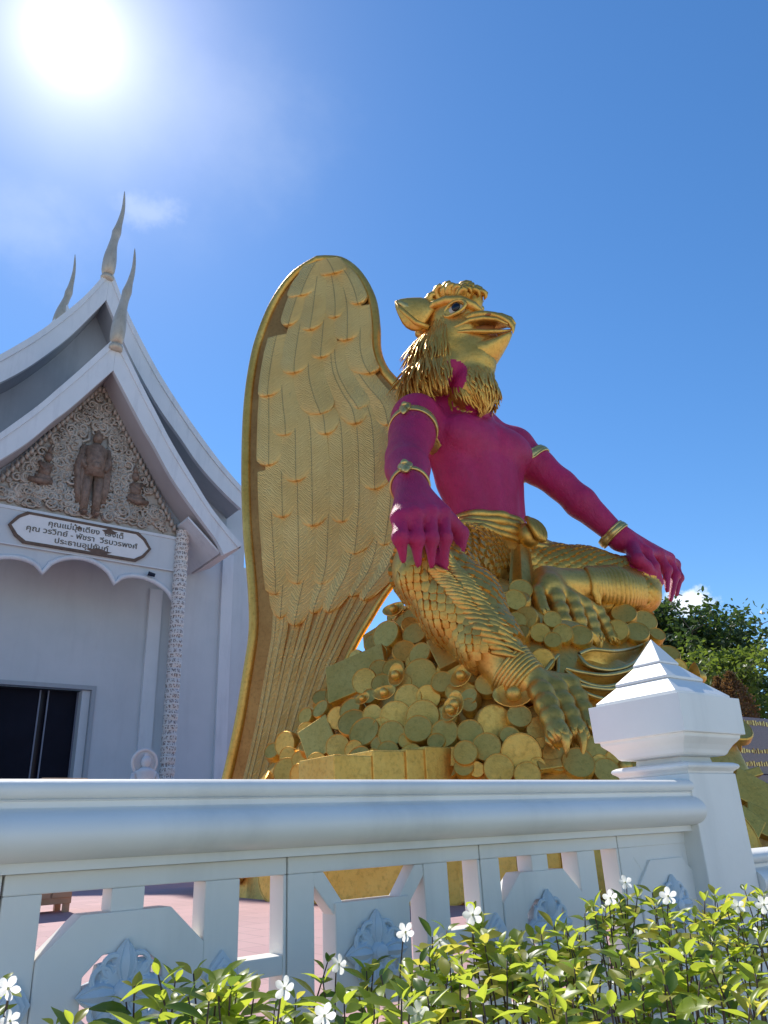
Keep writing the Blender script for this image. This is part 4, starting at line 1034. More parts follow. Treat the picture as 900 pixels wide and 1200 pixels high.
# ------------------------------------------------------------------ face: beak, eye, ear, crest, feathers
def loft(stations, seg=14):
    """stations of (top px, bottom px, half width)"""
    b = MB(); rows = []
    for tp, bp, w in stations:
        T, B = H(*tp), H(*bp); c = (T+B)/2; v = (T-B)/2
        rows.append([c+v*math.cos(a)+sH*w*math.sin(a) for a in np.linspace(0, 2*PI, seg+1)[:-1]])
    n = seg; vs = [p for r in rows for p in r]
    fs = [(i*n+k, i*n+(k+1) % n, (i+1)*n+(k+1) % n, (i+1)*n+k) for i in range(len(rows)-1) for k in range(n)]+[tuple(range(n)), tuple((len(rows)-1)*n+k for k in range(n))]
    return b.add(vs, fs)
bk = loft([((548, 372), (536, 401), 0.30), ((560, 371), (549, 396), 0.36), ((569, 370), (561, 388), 0.34), ((578, 370), (573, 383.5), 0.29), ((586, 370), (583, 381.5), 0.23), ((594, 372), (591, 381.5), 0.16), ((600, 375), (597, 383.5), 0.10), ((604, 380), (599.5, 387), 0.05), ((603, 386), (600.5, 390), 0.03), ((601.5, 391), (601, 391.5), 0.006)]).build('upper_beak', 'gold', statue, smooth=True)
MB().tube([H(560, 371, 0), H(575, 369.5), H(588, 370), H(598, 373.5), H(603, 380)], [0.06, 0.06, 0.05, 0.045, 0.03], 8).build('beak_ridge', 'gold', bk, smooth=True)
for s in (-1, 1):
    MB().tube([H(530, 404, s*0.40), H(545, 397.5, s*0.40), H(560, 388.5, s*0.36), H(574, 383.5, s*0.29), H(586, 381.5, s*0.2), H(597, 383.5, s*0.09)], [0.03, 0.045, 0.05, 0.045, 0.04, 0.02], 8).build('beak_lip', 'gold', bk, smooth=True)
    MB().ball(H(578, 378, s*0.25), (0.06, 0.03, 0.025), axes=AX).build('nostril', 'mouth_orange', bk, smooth=True)
lb = loft([((530, 406), (530, 428), 0.32), ((545, 403), (548, 432), 0.36), ((560, 400.5), (566, 434), 0.33), ((573, 399), (579, 424), 0.26), ((584, 397), (587, 412), 0.19), ((592, 393), (594, 402), 0.12), ((599, 388), (599.5, 393), 0.04)]).build('lower_beak', 'gold', statue, smooth=True)
for s in (-1, 1):
    MB().tube([H(532, 406, s*0.38), H(548, 402.5, s*0.38), H(562, 399.5, s*0.32), H(576, 397.5, s*0.25), H(588, 394, s*0.16), H(598.5, 388.5, s*0.04)], [0.03, 0.04, 0.042, 0.04, 0.035, 0.015], 8).build('beak_lip', 'gold', lb, smooth=True)
loft([((540, 398), (542, 406), 0.29), ((558, 388), (561, 402), 0.27), ((570, 383), (574, 400), 0.19), ((579, 382), (583, 398), 0.10)]).build('mouth', 'mouth_orange', statue, smooth=True)
for s in (-1, 1):
    q, n = cast(H(544, 377, s*1.2), -s*sH); ec = q if q is not None else H(544, 377, s*0.4)
    eo = MB().ball(ec-s*sH*0.045, (0.165, 0.10, 0.105), 16, 10, AX).build('eyeball', 'eye_white', statue, smooth=True)
    MB().ball(ec+s*sH*0.035+fH*0.03+uH*0.012, (0.082, 0.045, 0.085), 14, 8, AX).build('pupil', 'eye_black', eo, smooth=True)
    MB().tube([ec+fH*0.20*math.cos(a)+uH*(0.125*math.sin(a)+0.03*math.cos(a))+s*sH*(0.045-0.03*abs(math.cos(a))) for a in np.linspace(0, 2*PI, 21)], 0.032, 8, cap=False).build('eyelid', 'gold', eo, smooth=True)
    MB().tube([H(509, 384, s*0.42), H(520, 373, s*0.44), H(534, 367.5, s*0.42), H(550, 366, s*0.38), H(562, 369, s*0.28), H(569, 373, s*0.18)], [0.03, 0.07, 0.085, 0.09, 0.08, 0.05], 10).build('brow', 'gold', statue, smooth=True)
    # pointed ear with inner fold
    base, tip = H(513, 389, s*0.40), H(481.5, 375, s*0.62)
    eb = MB(); P = spline([base, base*0.5+tip*0.5+uH*0.0, tip], 9); wd = [0.22, 0.28, 0.31, 0.31, 0.28, 0.225, 0.16, 0.09, 0.01]
    eb.tube(P, wd, 12, flat=0.30, up=sH); er = eb.build('ear', 'gold', statue, smooth=True)
    MB().tube([p+s*sH*0.045+uH*0.02 for p in P[1:-1]], [0.05, 0.075, 0.08, 0.075, 0.06, 0.045, 0.02], 8, flat=0.5, up=sH).build('ear_fold', 'gold_trim', er, smooth=True)
    MB().tube([P[0]-uH*0.16, P[3]-uH*0.22+s*sH*0.03, P[6]-uH*0.12+s*sH*0.03, P[8]], [0.05, 0.05, 0.04, 0.01], 8).build('ear_rim', 'gold', er, smooth=True)
# crest of curled feathers over the crown
for row, (cnt, soff) in enumerate(((15, 0.0), (15, 0.15), (15, -0.15), (13, 0.29), (13, -0.29), (11, 0.40), (11, -0.40))):
    crown = spline([H(492, 394), H(500, 376), H(511, 363), H(525, 354.5), H(537, 352), H(547, 352.5), H(554, 356)], cnt)
    for i, p in enumerate(crown):
        p = p+uH*rr.uniform(-.03, .03)
        q, n = cast(p+sH*soff+(p-HC)*0.9, -(p-HC)-sH*soff*0.3)
        if q is None: q, n = p+sH*soff, nrm(p-HC)
        t = nrm(nrm(crown[min(i+1, cnt-1)]-crown[max(i-1, 0)])+sH*rr.uniform(-.5, .5)); L = (0.14+0.15*(i/cnt))*rr.uniform(0.75, 1.3)*(1.15 if row == 0 else 0.9)*(0.75 if i >= cnt-2 else 1); c0 = q-n*0.03
        sg = rr.choice((1, 1, -1)); pts = [c0-t*0.03, c0+n*L*0.45-t*L*0.35, c0+n*L*0.95-t*L*0.25, c0+n*L*1.10+t*L*0.25*sg, c0+n*L*0.75+t*L*0.45*sg]; w_ = rr.uniform(1.05, 1.6)
        MB().tube(spline(pts, 9), [w_*v for v in (0.055, 0.07, 0.072, 0.068, 0.06, 0.05, 0.04, 0.025, 0.006)], 8, flat=0.75).build('crest_curl', 'gold', statue, smooth=True)
pts = [H(553, 362), H(556, 352), H(556, 344), H(550, 342.5), H(549, 348)]
MB().tube(spline(pts, 12), [0.15, 0.16, 0.16, 0.155, 0.15, 0.14, 0.13, 0.12, 0.11, 0.09, 0.06, 0.02], 10).build('forelock', 'gold', statue, smooth=True)
# wavy neck feathers
nf = MB(); nax0, nax1 = H(526, 388), H(524, 472); NF = []
for i in range(24):
    t = i/23; c0 = nax0*(1-t)+nax1*t; m = 46
    for k in range(m):
        a = 2*PI*(k+0.5*(i % 2)+rr.uniform(-.35, .35))/m; d = math.cos(a)*fH+math.sin(a)*sH
        q, n = cast(c0+d*1.8, -d)
        if q is None or np.linalg.norm(q-c0) > 1.15 or bT[cast.face] == CRI: continue
        af = (q-HC) @ fH
        if ((q-nc) @ fH/0.22)**2+((q-nc)[2]/0.32)**2 < 1: continue
        if af > 0.06 and t < 0.76: continue                         # beak, cheek and throat stay bare
        NF.append((q, n, t))
for x, dy_ in [(x_, d_) for d_ in (0, 7, 14, 21) for x_ in np.linspace(477, 583, 34) if d_ == 0 or x_ > 556]:   # hem of the collar on chest and shoulder
    y = float(np.interp(x, [477, 503, 528, 538, 549, 560, 571, 583], [457, 462, 458, 458, 464, 471, 480, 488]))
    q, n = hit_px(BB, x, y-3-dy_)
    if q is not None: NF.append((q, n, 1.0))
for q, n, t in NF:
    dn = np.array([0, 0, -1.0])+fH*0.25*(t-0.2); dn = nrm(dn-(dn @ n)*n); s = np.cross(n, dn)
    L = rr.uniform(0.42, 0.68)*(1.0 if t < 0.7 else 0.55); wv = rr.uniform(-.03, .03); W = rr.uniform(0.022, 0.038)
    P = spline([q-dn*0.06-n*0.012, q+dn*L*0.35+s*wv+n*0.006, q+dn*L*0.7-s*wv*0.8+n*0.004, q+dn*L+s*wv*0.6-n*0.006], 7)
    nf.tube(P, [W*0.5, W, W*1.1, W, W*0.8, W*0.5, W*0.08], 6, flat=0.45, up=n)
tag(nf.build('neck_feathers', 'gold', statue, smooth=True), kind='stuff')

# ------------------------------------------------------------------ wings
W0 = np.array([7.0, 8.85, 0.0])
OUT_L = [(372, 304), (345, 322), (322, 353), (305, 393), (296, 430), (290, 480), (288, 550), (290, 620), (296, 690), (297, 740), (290, 790), (280, 850), (266, 912), (252, 965), (240, 1005)]
OUT_R = [(380, 303.5), (400, 306), (420, 322), (435, 350), (440, 383), (441, 410), (449, 432), (466, 452), (490, 480), (497, 560), (490, 620), (478, 660), (453, 692), (434, 722), (410, 765), (385, 830), (365, 900), (350, 960), (343, 1000)]
def make_wing(side):
    d = np.array([-0.6*side, 0.8, 0]); n = np.array([-0.8*side, -0.6, 0]); w0 = W0.copy()
    if side < 0: w0[0] = 2*8.2-W0[0]
    d1 = np.array([-0.6, 0.8, 0]); n1 = np.array([-0.8, -0.6, 0])
    def sz(px): p = onP(*px, W0, n1); return ((p-W0) @ d1, p[2])
    L = np.array([sz(p) for p in OUT_L]); R = np.array([sz(p) for p in OUT_R])
    zt = max(L[:, 1].max(), R[:, 1].max())+0.02; zb = FLOOR+0.25
    Ls = np.array(spline(L, 80)); Rs = np.array(spline(R, 80))
    def sL(z): return float(np.interp(-z, -Ls[:, 1], Ls[:, 0]))
    def sR(z): return float(np.interp(-z, -Rs[:, 1], Rs[:, 0]))
    def bulge(s, z):
        a, b = sR(z), sL(z); t = (s-b)/max(a-b, 0.05); return 0.22*math.sin(PI*min(max(t, 0), 1))**0.8*min(1, (zt-z)/1.2)
    def P(s, z, off=0.0): return w0+s*d+np.array([0, 0, z])+n*(bulge(s, z)+off)
    wing = link('wing', None, statue)
    WM[wing.name] = Matrix.Identity(4)
    zs = np.concatenate([zt-0.02-np.linspace(0, 1, 12)**2*1.0, np.linspace(zt-1.1, zb, 46)])
    m = 15; V = []
    for face in (0.0, -0.16):
        for z in zs:
            a, b = sL(z), sR(z)
            for k in range(m): s = a+(b-a)*k/(m-1); V.append(P(s, z, face))
    nr = len(zs); F = []
    for fi in (0, 1):
        o = fi*nr*m
        for i in range(nr-1):
            for k in range(m-1): F.append((o+i*m+k, o+i*m+k+1, o+(i+1)*m+k+1, o+(i+1)*m+k))
    O = nr*m
    for i in range(nr-1):
        F.append((i*m, (i+1)*m, O+(i+1)*m, O+i*m)); F.append(((i+1)*m-1, (i+2)*m-1, O+(i+2)*m-1, O+(i+1)*m-1))
    for k in range(m-1): F.append((k, k+1, O+k+1, O+k)); F.append(((nr-1)*m+k, (nr-1)*m+k+1, O+(nr-1)*m+k+1, O+(nr-1)*m+k))
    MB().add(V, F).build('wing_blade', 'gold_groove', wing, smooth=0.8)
    rim = [P(s, z, -0.02) for s, z in Ls[::-1] if z > zb]+[P(s, z, -0.02) for s, z in Rs if z > A(0, 0, 4.9)[2]]
    MB().tube(rim, 0.09, 10).build('wing_rim', 'gold', wing, smooth=True)
    low = [P(s, z, -0.02) for s, z in Rs if z < A(0, 0, 4.6)[2] and z > zb]
    MB().tube(low, 0.06, 8).build('wing_edge', 'gold', wing, smooth=True)
    # feathers
    def zpx(y, x=350): return onP(x, y, W0, n1)[2]
    rows = [(345, 2, 0.9), (392, 4, 1.2), (436, 4, 1.3), (484, 4, 1.5), (538, 5, 1.8), (600, 5, 2.1), (664, 5, 2.3), (728, 6, 2.5), (1003, 8, 4.2)]
    cache = {}
    rw = random.Random(11)
    for ri, (yt, cnt, Lf) in enumerate(rows):
        for k in range(cnt):
            t = (k+0.5+(0.25 if ri % 2 else -0.25)*(cnt > 3))/cnt; t = min(max(t, 0.07), 0.93)
            ztip = max(zpx(yt)+(rw.uniform(-.38, .38)+0.5*(t-0.5) if ri < 8 else rw.uniform(0, .15)), zb+0.02); zbase = min(ztip+Lf, zt-0.18)
            def sat(z, tt=t): 
                a, b = sL(z)-0.30, sR(z)+0.12; return a+(b-a)*tt
            wid = 0.5*1.16*abs(sL((ztip+zbase)/2)-sR((ztip+zbase)/2)-0.35)/cnt
            lift = 0.012+0.011*(8-ri)+0.012*(k % 2)
            b = MB(); uv = []; NL, NW = 17, 9
            for i in range(NL):
                u = 1-(1-i/(NL-1))**2.2; z = zbase+(ztip-zbase)*u
                wf = wid*(0.80+0.20*math.sin(PI*min(u*1.1, 1)*0.5))*(1 if u < 0.80 else math.sqrt(max(0.0, 1-((u-0.80)/0.20)**2))*1.0+0.001)
                for j in range(NW):
                    x = -1+2*j/(NW-1); h = 0.036*(1-x*x)+(0.012 if j == NW//2 else 0)
                    s = sat(z)+x*wf; s = min(max(s, sR(z)+0.04), sL(z)-0.24) if zt-z > 0.3 else s
                    b.v.append(tuple(P(s, z, lift+h*(0.5+0.5*u)+0.022*u*u))); uv.append((x*wf*2.2, u*Lf*2.2))
            b.f = [(i*NW+j, i*NW+j+1, (i+1)*NW+j+1, (i+1)*NW+j) for i in range(NL-1) for j in range(NW-1)]
            # thickness: border folded back to the blade
            loop = [i*NW for i in range(NL)]+[(NL-1)*NW+j for j in range(1, NW)]+[i*NW+NW-1 for i in range(NL-2, -1, -1)]
            o = len(b.v)
            for q in loop: p_ = np.array(b.v[q]); b.v.append(tuple(p_-n*0.06)); uv.append(uv[q])
            b.f += [(loop[i], loop[i+1], o+i+1, o+i) for i in range(len(loop)-1)]
            b.uv = uv
            f_ = b.build('feather', 'gold_feather', wing, smooth=0.9, fix=True)
    return wing
make_wing(1); make_wing(-1)
# ================================================================== treasure mound under the statue
mound = thing('treasure_mound', 'big gold mound of coins, ingots and bars under the seated statue', 'mound', loc=(8.3, 8.2, FLOOR))
MCX, MCY = 8.3, 8.2
def mound_h(X, Y):
    ax = np.where(X < MCX, 3.85, 3.9); ay = np.where(Y < MCY, 4.0, 3.6)
    pw = 2.4
    rho = (np.abs((X-MCX)/ax)**pw+np.abs((Y-MCY)/ay)**pw)**(1/pw)
    z = np.interp(rho, [0, 0.22, 0.32, 0.55, 0.78, 0.90, 0.97, 1.0], [3.42, 3.38, 3.22, 2.32, 1.28, 0.62, 0.10, -0.15])
    z = z+2.0*np.exp(-((X-11.0)/1.2)**2-((Y-7.7)/1.2)**2)
    z = z-0.75*np.exp(-((X-8.55)/0.8)**2-((Y-6.3)/0.75)**2)-0.40*np.exp(-((X-6.5)/0.65)**2-((Y-5.15)/0.5)**2)
    P = np.stack([X, Y, np.zeros_like(X)], -1).reshape(-1, 3)
    z = z+(smooth_noise(P, 1.3, 5)*0.22).reshape(X.shape)*(rho > 0.25)+(smooth_noise(P, 4.0, 9)*0.07).reshape(X.shape)*(rho > 0.2)
    z = np.where(rho > 1.0, np.maximum(-0.72, z-(rho-1.0)*26), z)
    z = np.minimum(z, np.interp((X-10.62)*0.60-(Y-6.35)*0.80, [-3, -0.9, -0.35, 0, 0.25], [6, 3.9, 2.2, 0.9, -0.72])+0.25*(z-2.0)*0.0)   # steep flank on the right
    return z+1.5, rho
xs = np.linspace(2.9, 13.9, 150); ys = np.linspace(3.9, 12.1, 112)
XX, YY = np.meshgrid(xs, ys, indexing='ij'); ZZ, RHO = mound_h(XX, YY)
ZZ = np.maximum(ZZ, FLOOR-0.1)
V = np.stack([XX, YY, ZZ], -1).reshape(-1, 3); ny_ = len(ys)
ii, jj = np.meshgrid(np.arange(len(xs)-1), np.arange(ny_-1), indexing='ij'); q = (ii*ny_+jj).ravel()
F = np.stack([q, q+ny_, q+ny_+1, q+1], 1); keep = (V[F][:, :, 2] > FLOOR-0.099).any(1); F = F[keep]
used = np.unique(F); remap = np.full(len(V), -1); remap[used] = np.arange(len(used)); V = V[used]; F = remap[F]
link('core', net_mesh('core', V, F, ['gold_pile']), mound)
MBV = bvh_of(V, F)
def on_mound(x, y): return hit_px(MBV, x, y)
def mesh_coin(n=26, t=0.17):
    b = MB(); b.lathe([(0.94, -t), (1.0, -t*0.8), (1.0, t*0.72), (0.955, t), (0.93, t), (0.915, t*0.90), (0.0001, t*0.90)], seg=n); return b.mesh('coin', 'gold_pile', smooth=0.6)
def mesh_ingot():
    """boat-shaped ingot with a ball in the hollow"""
    b = MB(); rows = []; n = 20
    prof = [(0.30, -0.30), (0.62, -0.16), (0.86, 0.05), (0.96, 0.20), (0.90, 0.23), (0.70, 0.12), (0.42, 0.06), (0.0001, 0.05)]
    for r, h in prof:
        for k in range(n):
            w = 2*PI*k/n; lift = 0.30*max(0, abs(math.cos(w))-0.35)*r*r
            b.v.append((r*math.cos(w)*1.0, r*math.sin(w)*0.62, h+lift))
    m = len(prof); b.f = [(i*n+k, i*n+(k+1) % n, (i+1)*n+(k+1) % n, (i+1)*n+k) for i in range(m-1) for k in range(n)]+[tuple(range(n-1, -1, -1))]
    return b.mesh('ingot', 'gold_pile', smooth=0.9)
def mesh_ball(): b = MB(); b.ball((0, 0, 0), 1.0, 14, 9); return b.mesh('ingot_ball', 'gold_pile', smooth=True)
m_coin, m_ingot, m_ball = mesh_coin(), mesh_ingot(), mesh_ball()
rc = random.Random(21)
LAID = []
def put_coin(x, y, rpx, tilt=0.0, face=None, up=0.0, stack=1):
    q, n = on_mound(x, y)
    if q is None: return
    LAID.append((x, y, rpx))
    v = nrm(EYE-q); n = nrm(n*0.45+v*0.70+np.array([rc.uniform(-.30, .30), rc.uniform(-.30, .30), rc.uniform(-.2, .35)])+(np.asarray(face) if face is not None else 0))
    dist = (q-EYE) @ CF; R = 1.13*rpx*dist/FPX; e1, e2, e3 = frame(n)
    for s in range(stack):
        place(m_coin, 'coin', mound, q+n*(0.13+up+rc.uniform(-.04, .05))-n*0.13*s+e1*rc.uniform(-.03, .03)*s-e2*0.03*s, e1, e2, e3, (R, R, 0.42 if R < 0.3 else 0.5))
def put_ingot(x, y, rpx, ang=0.0, face=None):
    q, n = on_mound(x, y)
    if q is None: return
    v = nrm(EYE-q); n = nrm(n*0.6+v*0.5+(np.asarray(face) if face is not None else 0)); R = rpx*((q-EYE) @ CF)/FPX; e1, e2, e3 = frame(n)
    a = math.cos(ang)*e1+math.sin(ang)*e2; b = np.cross(e3, a)
    o = place(m_ingot, 'ingot', mound, q+n*0.26, a, b, e3, (R*1.15,)*3)
    place(m_ball, 'ball', o, q+n*(0.26+R*0.32), a, b, e3, (R*0.40,)*3)
za = lambda x, y: (300+x/3.75, 700+y/3.75); zb_ = lambda x, y: (540+x/3.4615, 640+y/3.4615)
for (x, y, r, st) in ((600, 190, 16, 1), (715, 192, 13, 2), (655, 268, 13, 1), (758, 285, 13, 1), (735, 360, 18, 3), (450, 180, 11, 2), (450, 255, 15, 1), (525, 230, 11, 1), (362, 455, 11, 1), (330, 530, 10, 1), (385, 540, 12, 1),
                      (450, 525, 13, 1), (440, 590, 16, 1), (505, 630, 17, 1), (535, 535, 11, 1), (615, 540, 17, 1), (745, 540, 18, 1), (610, 630, 14, 1), (725, 620, 15, 1), (850, 630, 16, 1), (230, 600, 10, 1),
                      (160, 650, 13, 2), (105, 710, 9, 1), (300, 480, 10, 1), (830, 410, 12, 3), (690, 465, 15, 1), (235, 780, 12, 1), (150, 780, 14, 1), (520, 140, 10, 1), (560, 90, 9, 1)):
    put_coin(*za(x, y), r, stack=st)
for (x, y, r, st) in ((120, 727, 19, 1), (230, 728, 13, 1), (315, 770, 15.5, 1), (112, 845, 15.5, 2), (243, 850, 21, 1), (365, 885, 16, 1), (150, 920, 16, 1), (30, 870, 13, 1), (465, 925, 17, 1), (40, 780, 14, 1),
                      (200, 250, 12, 2), (225, 335, 11, 1), (105, 590, 12, 1), (265, 945, 14, 1), (580, 940, 14, 1), (710, 375, 13, 1), (660, 310, 13, 1), (560, 255, 12, 1), (640, 360, 12, 1), (780, 330, 12, 1), (820, 380, 12, 1)):
    put_coin(*zb_(x, y), r, stack=st)
for (x, y, r, a) in ((640, 395, 14, 1.5), (880, 545, 14, 1.3), (650, 95, 13, 0.1), (505, 490, 9, 0.5), (590, 470, 13, 0.2)): put_ingot(*za(x, y), r, a)
for (x, y, r, a) in ((215, 650, 22, 0.1), (15, 575, 15, 0.9), (0, 690, 15, 1.4), (770, 260, 10, 0.2), (880, 378, 9, 0.4), (700, 258, 10, 0.1)): put_ingot(*zb_(x, y), r, a)
# smaller coins filling the gaps between the hand-laid ones
for k in range(1500):
    x, y = rc.uniform(322, 800), rc.uniform(690, 912); r_ = rc.uniform(8, 14)
    if any((x-a)**2+(y-b_)**2 < (0.62*(r_+c_))**2 for a, b_, c_ in LAID): continue
    q, n = on_mound(x, y); h_, _n = hit_px(BB, x, y)
    if q is None or (h_ is not None and np.linalg.norm(h_-EYE) < np.linalg.norm(q-EYE)): continue
    if BB.find_nearest(Vector(q))[3] < 0.12 or (650 < x < 770 and 755 < y < 830): continue
    put_coin(x, y, r_, up=-0.05)
# gold bars and slabs
def slab(x, y, wpx, hpx, ang, tpx, name='gold_bar', lean=0.0, tocam=0.3):
    q, n = on_mound(x, y)
    if q is None: return
    k = ((q-EYE) @ CF)/FPX; n = nrm(n+nrm(EYE-q)*tocam); e1, e2, e3 = frame(n)
    a = math.cos(ang)*e1+math.sin(ang)*e2; b = np.cross(e3, a)
    MB().obox(q+n*(tpx*k*0.35+0.09), a, b, e3, wpx*k/2, hpx*k/2, tpx*k/2).build(name, 'gold_pile', mound, bevel=0.012)
slab(425, 798, 76, 52, 0.30, 12, 'gold_slab', tocam=0.9); slab(380, 872, 40, 45, 0.5, 10, 'gold_slab', tocam=0.9); slab(450, 752, 40, 34, 0.6, 8, 'gold_slab')
slab(527, 782, 24, 52, 0.45, 24); slab(384, 791, 10, 22, -0.3, 14); slab(640, 905, 30, 12, 0.1, 10)
# bars standing on the front edge, behind the rail
for (x0, x1, yt, yb, Y) in ((391, 437, 886, 935, 5.95), (437, 476, 882, 935, 5.93), (476, 499, 880, 935, 5.91), (499, 536, 876, 935, 5.88)):
    a, b = onY(x0, yt+8, Y), onY(x1, yt+8, Y); c = onY((x0+x1)/2, yb, Y)
    z1_ = onY((x0+x1)/2, yt, Y)[2]
    MB().box(a[0]+0.004, b[0]-0.004, Y+0.003*(x0 % 5), Y+0.62, c[2]-0.25, z1_+0.01*(x0 % 3)).build('gold_bar', 'gold_pile', mound, bevel=0.012)
# bars and coins round the foot, seen through the balustrade
for k in range(34):
    a = PI+0.06+k*PI*0.95/33; X = MCX+(3.92 if math.cos(a) < 0 else 3.97)*math.copysign(abs(math.cos(a))**0.85, math.cos(a)); Y = MCY+4.06*math.copysign(abs(math.sin(a))**0.85, math.sin(a))
    if (X-10.4)*0.60-(Y-6.35)*0.80 > -0.1: continue
    n = nrm((math.cos(a), math.sin(a), 0.10)); e1, e2, e3 = frame(n)
    if k % 3 == 1:
        MB().obox(np.array([X, Y, FLOOR+0.34])+n*0.02, e1, e2, e3, 0.26, 0.33, 0.10).build('gold_bar', 'gold_pile', mound, bevel=0.012)
    else:
        place(m_coin, 'coin', mound, np.array([X, Y, FLOOR+0.33])+n*0.02, e1, e2, e3, (0.32, 0.36, 0.35))
# free scatter over the rest of the surface
spots = []
for k in range(900):
    a = rc.uniform(0, 2*PI); r_ = math.sqrt(rc.uniform(0.10, 0.98)); X, Y = MCX+4.1*r_*math.cos(a), MCY+3.9*r_*math.sin(a)
    hit = MBV.ray_cast(Vector((X, Y, 9)), Vector((0, 0, -1)))
    if hit[0] is None: continue
    q, n = np.array(hit[0]), np.array(hit[1])
    if BB.find_nearest(Vector(q))[3] < 0.25: continue
    R = rc.uniform(0.16, 0.27)
    if any(np.linalg.norm(q-s) < 0.8*(R+t) for s, t in spots): continue
    p = q-EYE; z_ = p @ CF; px = 450+FPX*(p @ CR)/z_; py = 600-FPX*(p @ CU)/z_
    if 318 < px < 720 and 740 < py < 912 and (n @ p) < 0: continue                    # that side is laid by hand above
    spots.append((q, R)); n = nrm(n+np.array([rc.uniform(-.3, .3), rc.uniform(-.3, .3), 0])); e1, e2, e3 = frame(n, (rc.uniform(-1, 1), rc.uniform(-1, 1), 1))
    if len(spots) % 9 == 4:
        o = place(m_ingot, 'ingot', mound, q+n*0.08, e1, e2, e3, (R*1.2,)*3); place(m_ball, 'ball', o, q+n*(0.08+R*0.34), e1, e2, e3, (R*0.42,)*3)
    else: place(m_coin, 'coin', mound, q+n*0.04, e1, e2, e3, (R, R, 0.30))
    if len(spots) > 145: break
# open shell-like dishes with pale rims on the right of the mound
for up_, lo_ in (([(676, 776), (690, 771), (715, 773), (740, 768), (756, 760)], [(676, 776), (688, 788), (714, 793), (740, 784), (756, 760)]),
                 ([(660, 792), (680, 797), (706, 800), (732, 795), (748, 786)], [(660, 792), (680, 806), (706, 812), (732, 804), (748, 786)]),
                 ([(672, 810), (690, 814), (712, 816), (728, 812)], [(672, 810), (688, 821), (712, 826), (728, 812)]),
                 ([(622, 801), (634, 797), (645, 783), (651, 777)], [(622, 801), (638, 806), (650, 800), (651, 777)])):
    U, L_ = [], []
    for x, y in up_:
        q, n = on_mound(x, y)
        if q is not None: U.append(q+n*0.12)
    for x, y in lo_:
        q, n = on_mound(x, y)
        if q is not None: L_.append(q+n*0.10)
    if len(U) < 3 or len(L_) < 3: continue
    U, L_ = spline(U, 18), spline(L_, 18); b = MB(); nn = nrm(np.array([-0.45, -0.75, 0.45]))
    rows = [[u*(1-t)+l*t-nn*0.16*math.sin(PI*t) for t in np.linspace(0, 1, 7)] for u, l in zip(U, L_)]
    b.add([v for r in rows for v in r], [(i*7+k, i*7+k+1, (i+1)*7+k+1, (i+1)*7+k) for i in range(17) for k in range(6)])
    o = b.build('shell_dish', 'gold_pile', mound, smooth=True)
    MB().tube(list(U)+list(L_[::-1]), 0.024, 7, cap=False).build('rim', 'gold_trim', o, smooth=True)
# stacked rim blocks low on the right, beyond the post
for k, (x, y, wpx, hpx, a) in enumerate(((880, 938, 60, 40, -0.6), (895, 975, 60, 34, -0.5), (868, 975, 30, 40, -0.8), (888, 905, 40, 12, -0.4), (874, 912, 22, 10, 0.2))): slab(x, y, wpx, hpx, a, 10, 'gold_slab', tocam=0.5)
# ================================================================== things beyond
# white seated image with halo in front of the hall
bp = onY(170, 905, 21.0); bz = bp[2]
bud = thing('small_buddha_statue', 'small white seated stone figure with round halo below the mosaic column', 'statue', loc=(bp[0], 21, FLOOR))
b = MB(); s_ = 0.30; X, Y = bp[0], 21.0; z0 = bz-0.30
b.tube([(X, Y, z0-0.25), (X, Y, z0+0.05), (X, Y-0.01, z0+0.30), (X, Y, z0+0.42)], [0.26, 0.24, 0.30, 0.12], 14); b.ball((X, Y-0.02, z0+0.56), (0.13, 0.14, 0.17)); b.ball((X, Y, z0+0.73), 0.06)
for s in (-1, 1): b.tube([(X+s*0.28, Y, z0+0.26), (X+s*0.36, Y-0.04, z0-0.02), (X+s*0.12, Y-0.25, z0-0.18)], [0.09, 0.08, 0.06], 8)
b.ball((X, Y-0.10, z0-0.28), (0.48, 0.34, 0.16)); b.build('figure', 'buddha_white', bud, smooth=True)
ring = MB().tube([(X+0.33*math.cos(a), Y+0.10, z0+0.56+0.33*math.sin(a)) for a in np.linspace(0, 2*PI, 25)], 0.045, 8, cap=False).build('halo', 'buddha_white', bud, smooth=True)
MB().lathe([(0.29, 0), (0.29, 0.03)], (X, Y+0.10, z0+0.56), 20, (np.array([1., 0, 0]), np.array([0, 0, 1.]), np.array([0, 1., 0]))).build('halo_disc', 'wall_white', ring)
MB().box(X-0.55, X+0.55, Y-0.42, Y+0.42, FLOOR, z0-0.40).box(X-0.45, X+0.45, Y-0.36, Y+0.36, z0-0.399, z0-0.36).build('pedestal', 'trim_white', bud, bevel=0.02)
# wooden offering cabinet on the terrace
tp = onY(76, 913, 9.0); tz = tp[2]; cx_ = tp[0]
cab = thing('offering_cabinet', 'tan wooden cabinet on the terrace in front of the dark doorway', 'cabinet', loc=(cx_, 9.2, FLOOR))
MB().box(cx_-0.24, cx_+0.24, 8.98, 9.45, tz-0.04, tz+0.01).build('top_board', 'wood_tan', cab, bevel=0.006)
MB().box(cx_-0.21, cx_+0.21, 9.02, 9.42, FLOOR+0.08, tz-0.041).build('carcass', 'wood_tan', cab, bevel=0.004)
for sx in (-1, 1):
    dr_ = MB().box(cx_+sx*0.105-0.095, cx_+sx*0.105+0.095, 9.0, 9.019, FLOOR+0.14, tz-0.09).build('door', 'wood_tan', cab, bevel=0.004)
    MB().ball((cx_+sx*0.03, 8.99, (FLOOR+tz)/2), 0.014).build('knob', 'gold_trim', dr_)
    for sy in (9.06, 9.38): MB().box(cx_+sx*0.17-0.03, cx_+sx*0.17+0.03, sy-0.03, sy+0.03, FLOOR, FLOOR+0.079).build('leg', 'wood_tan', cab)

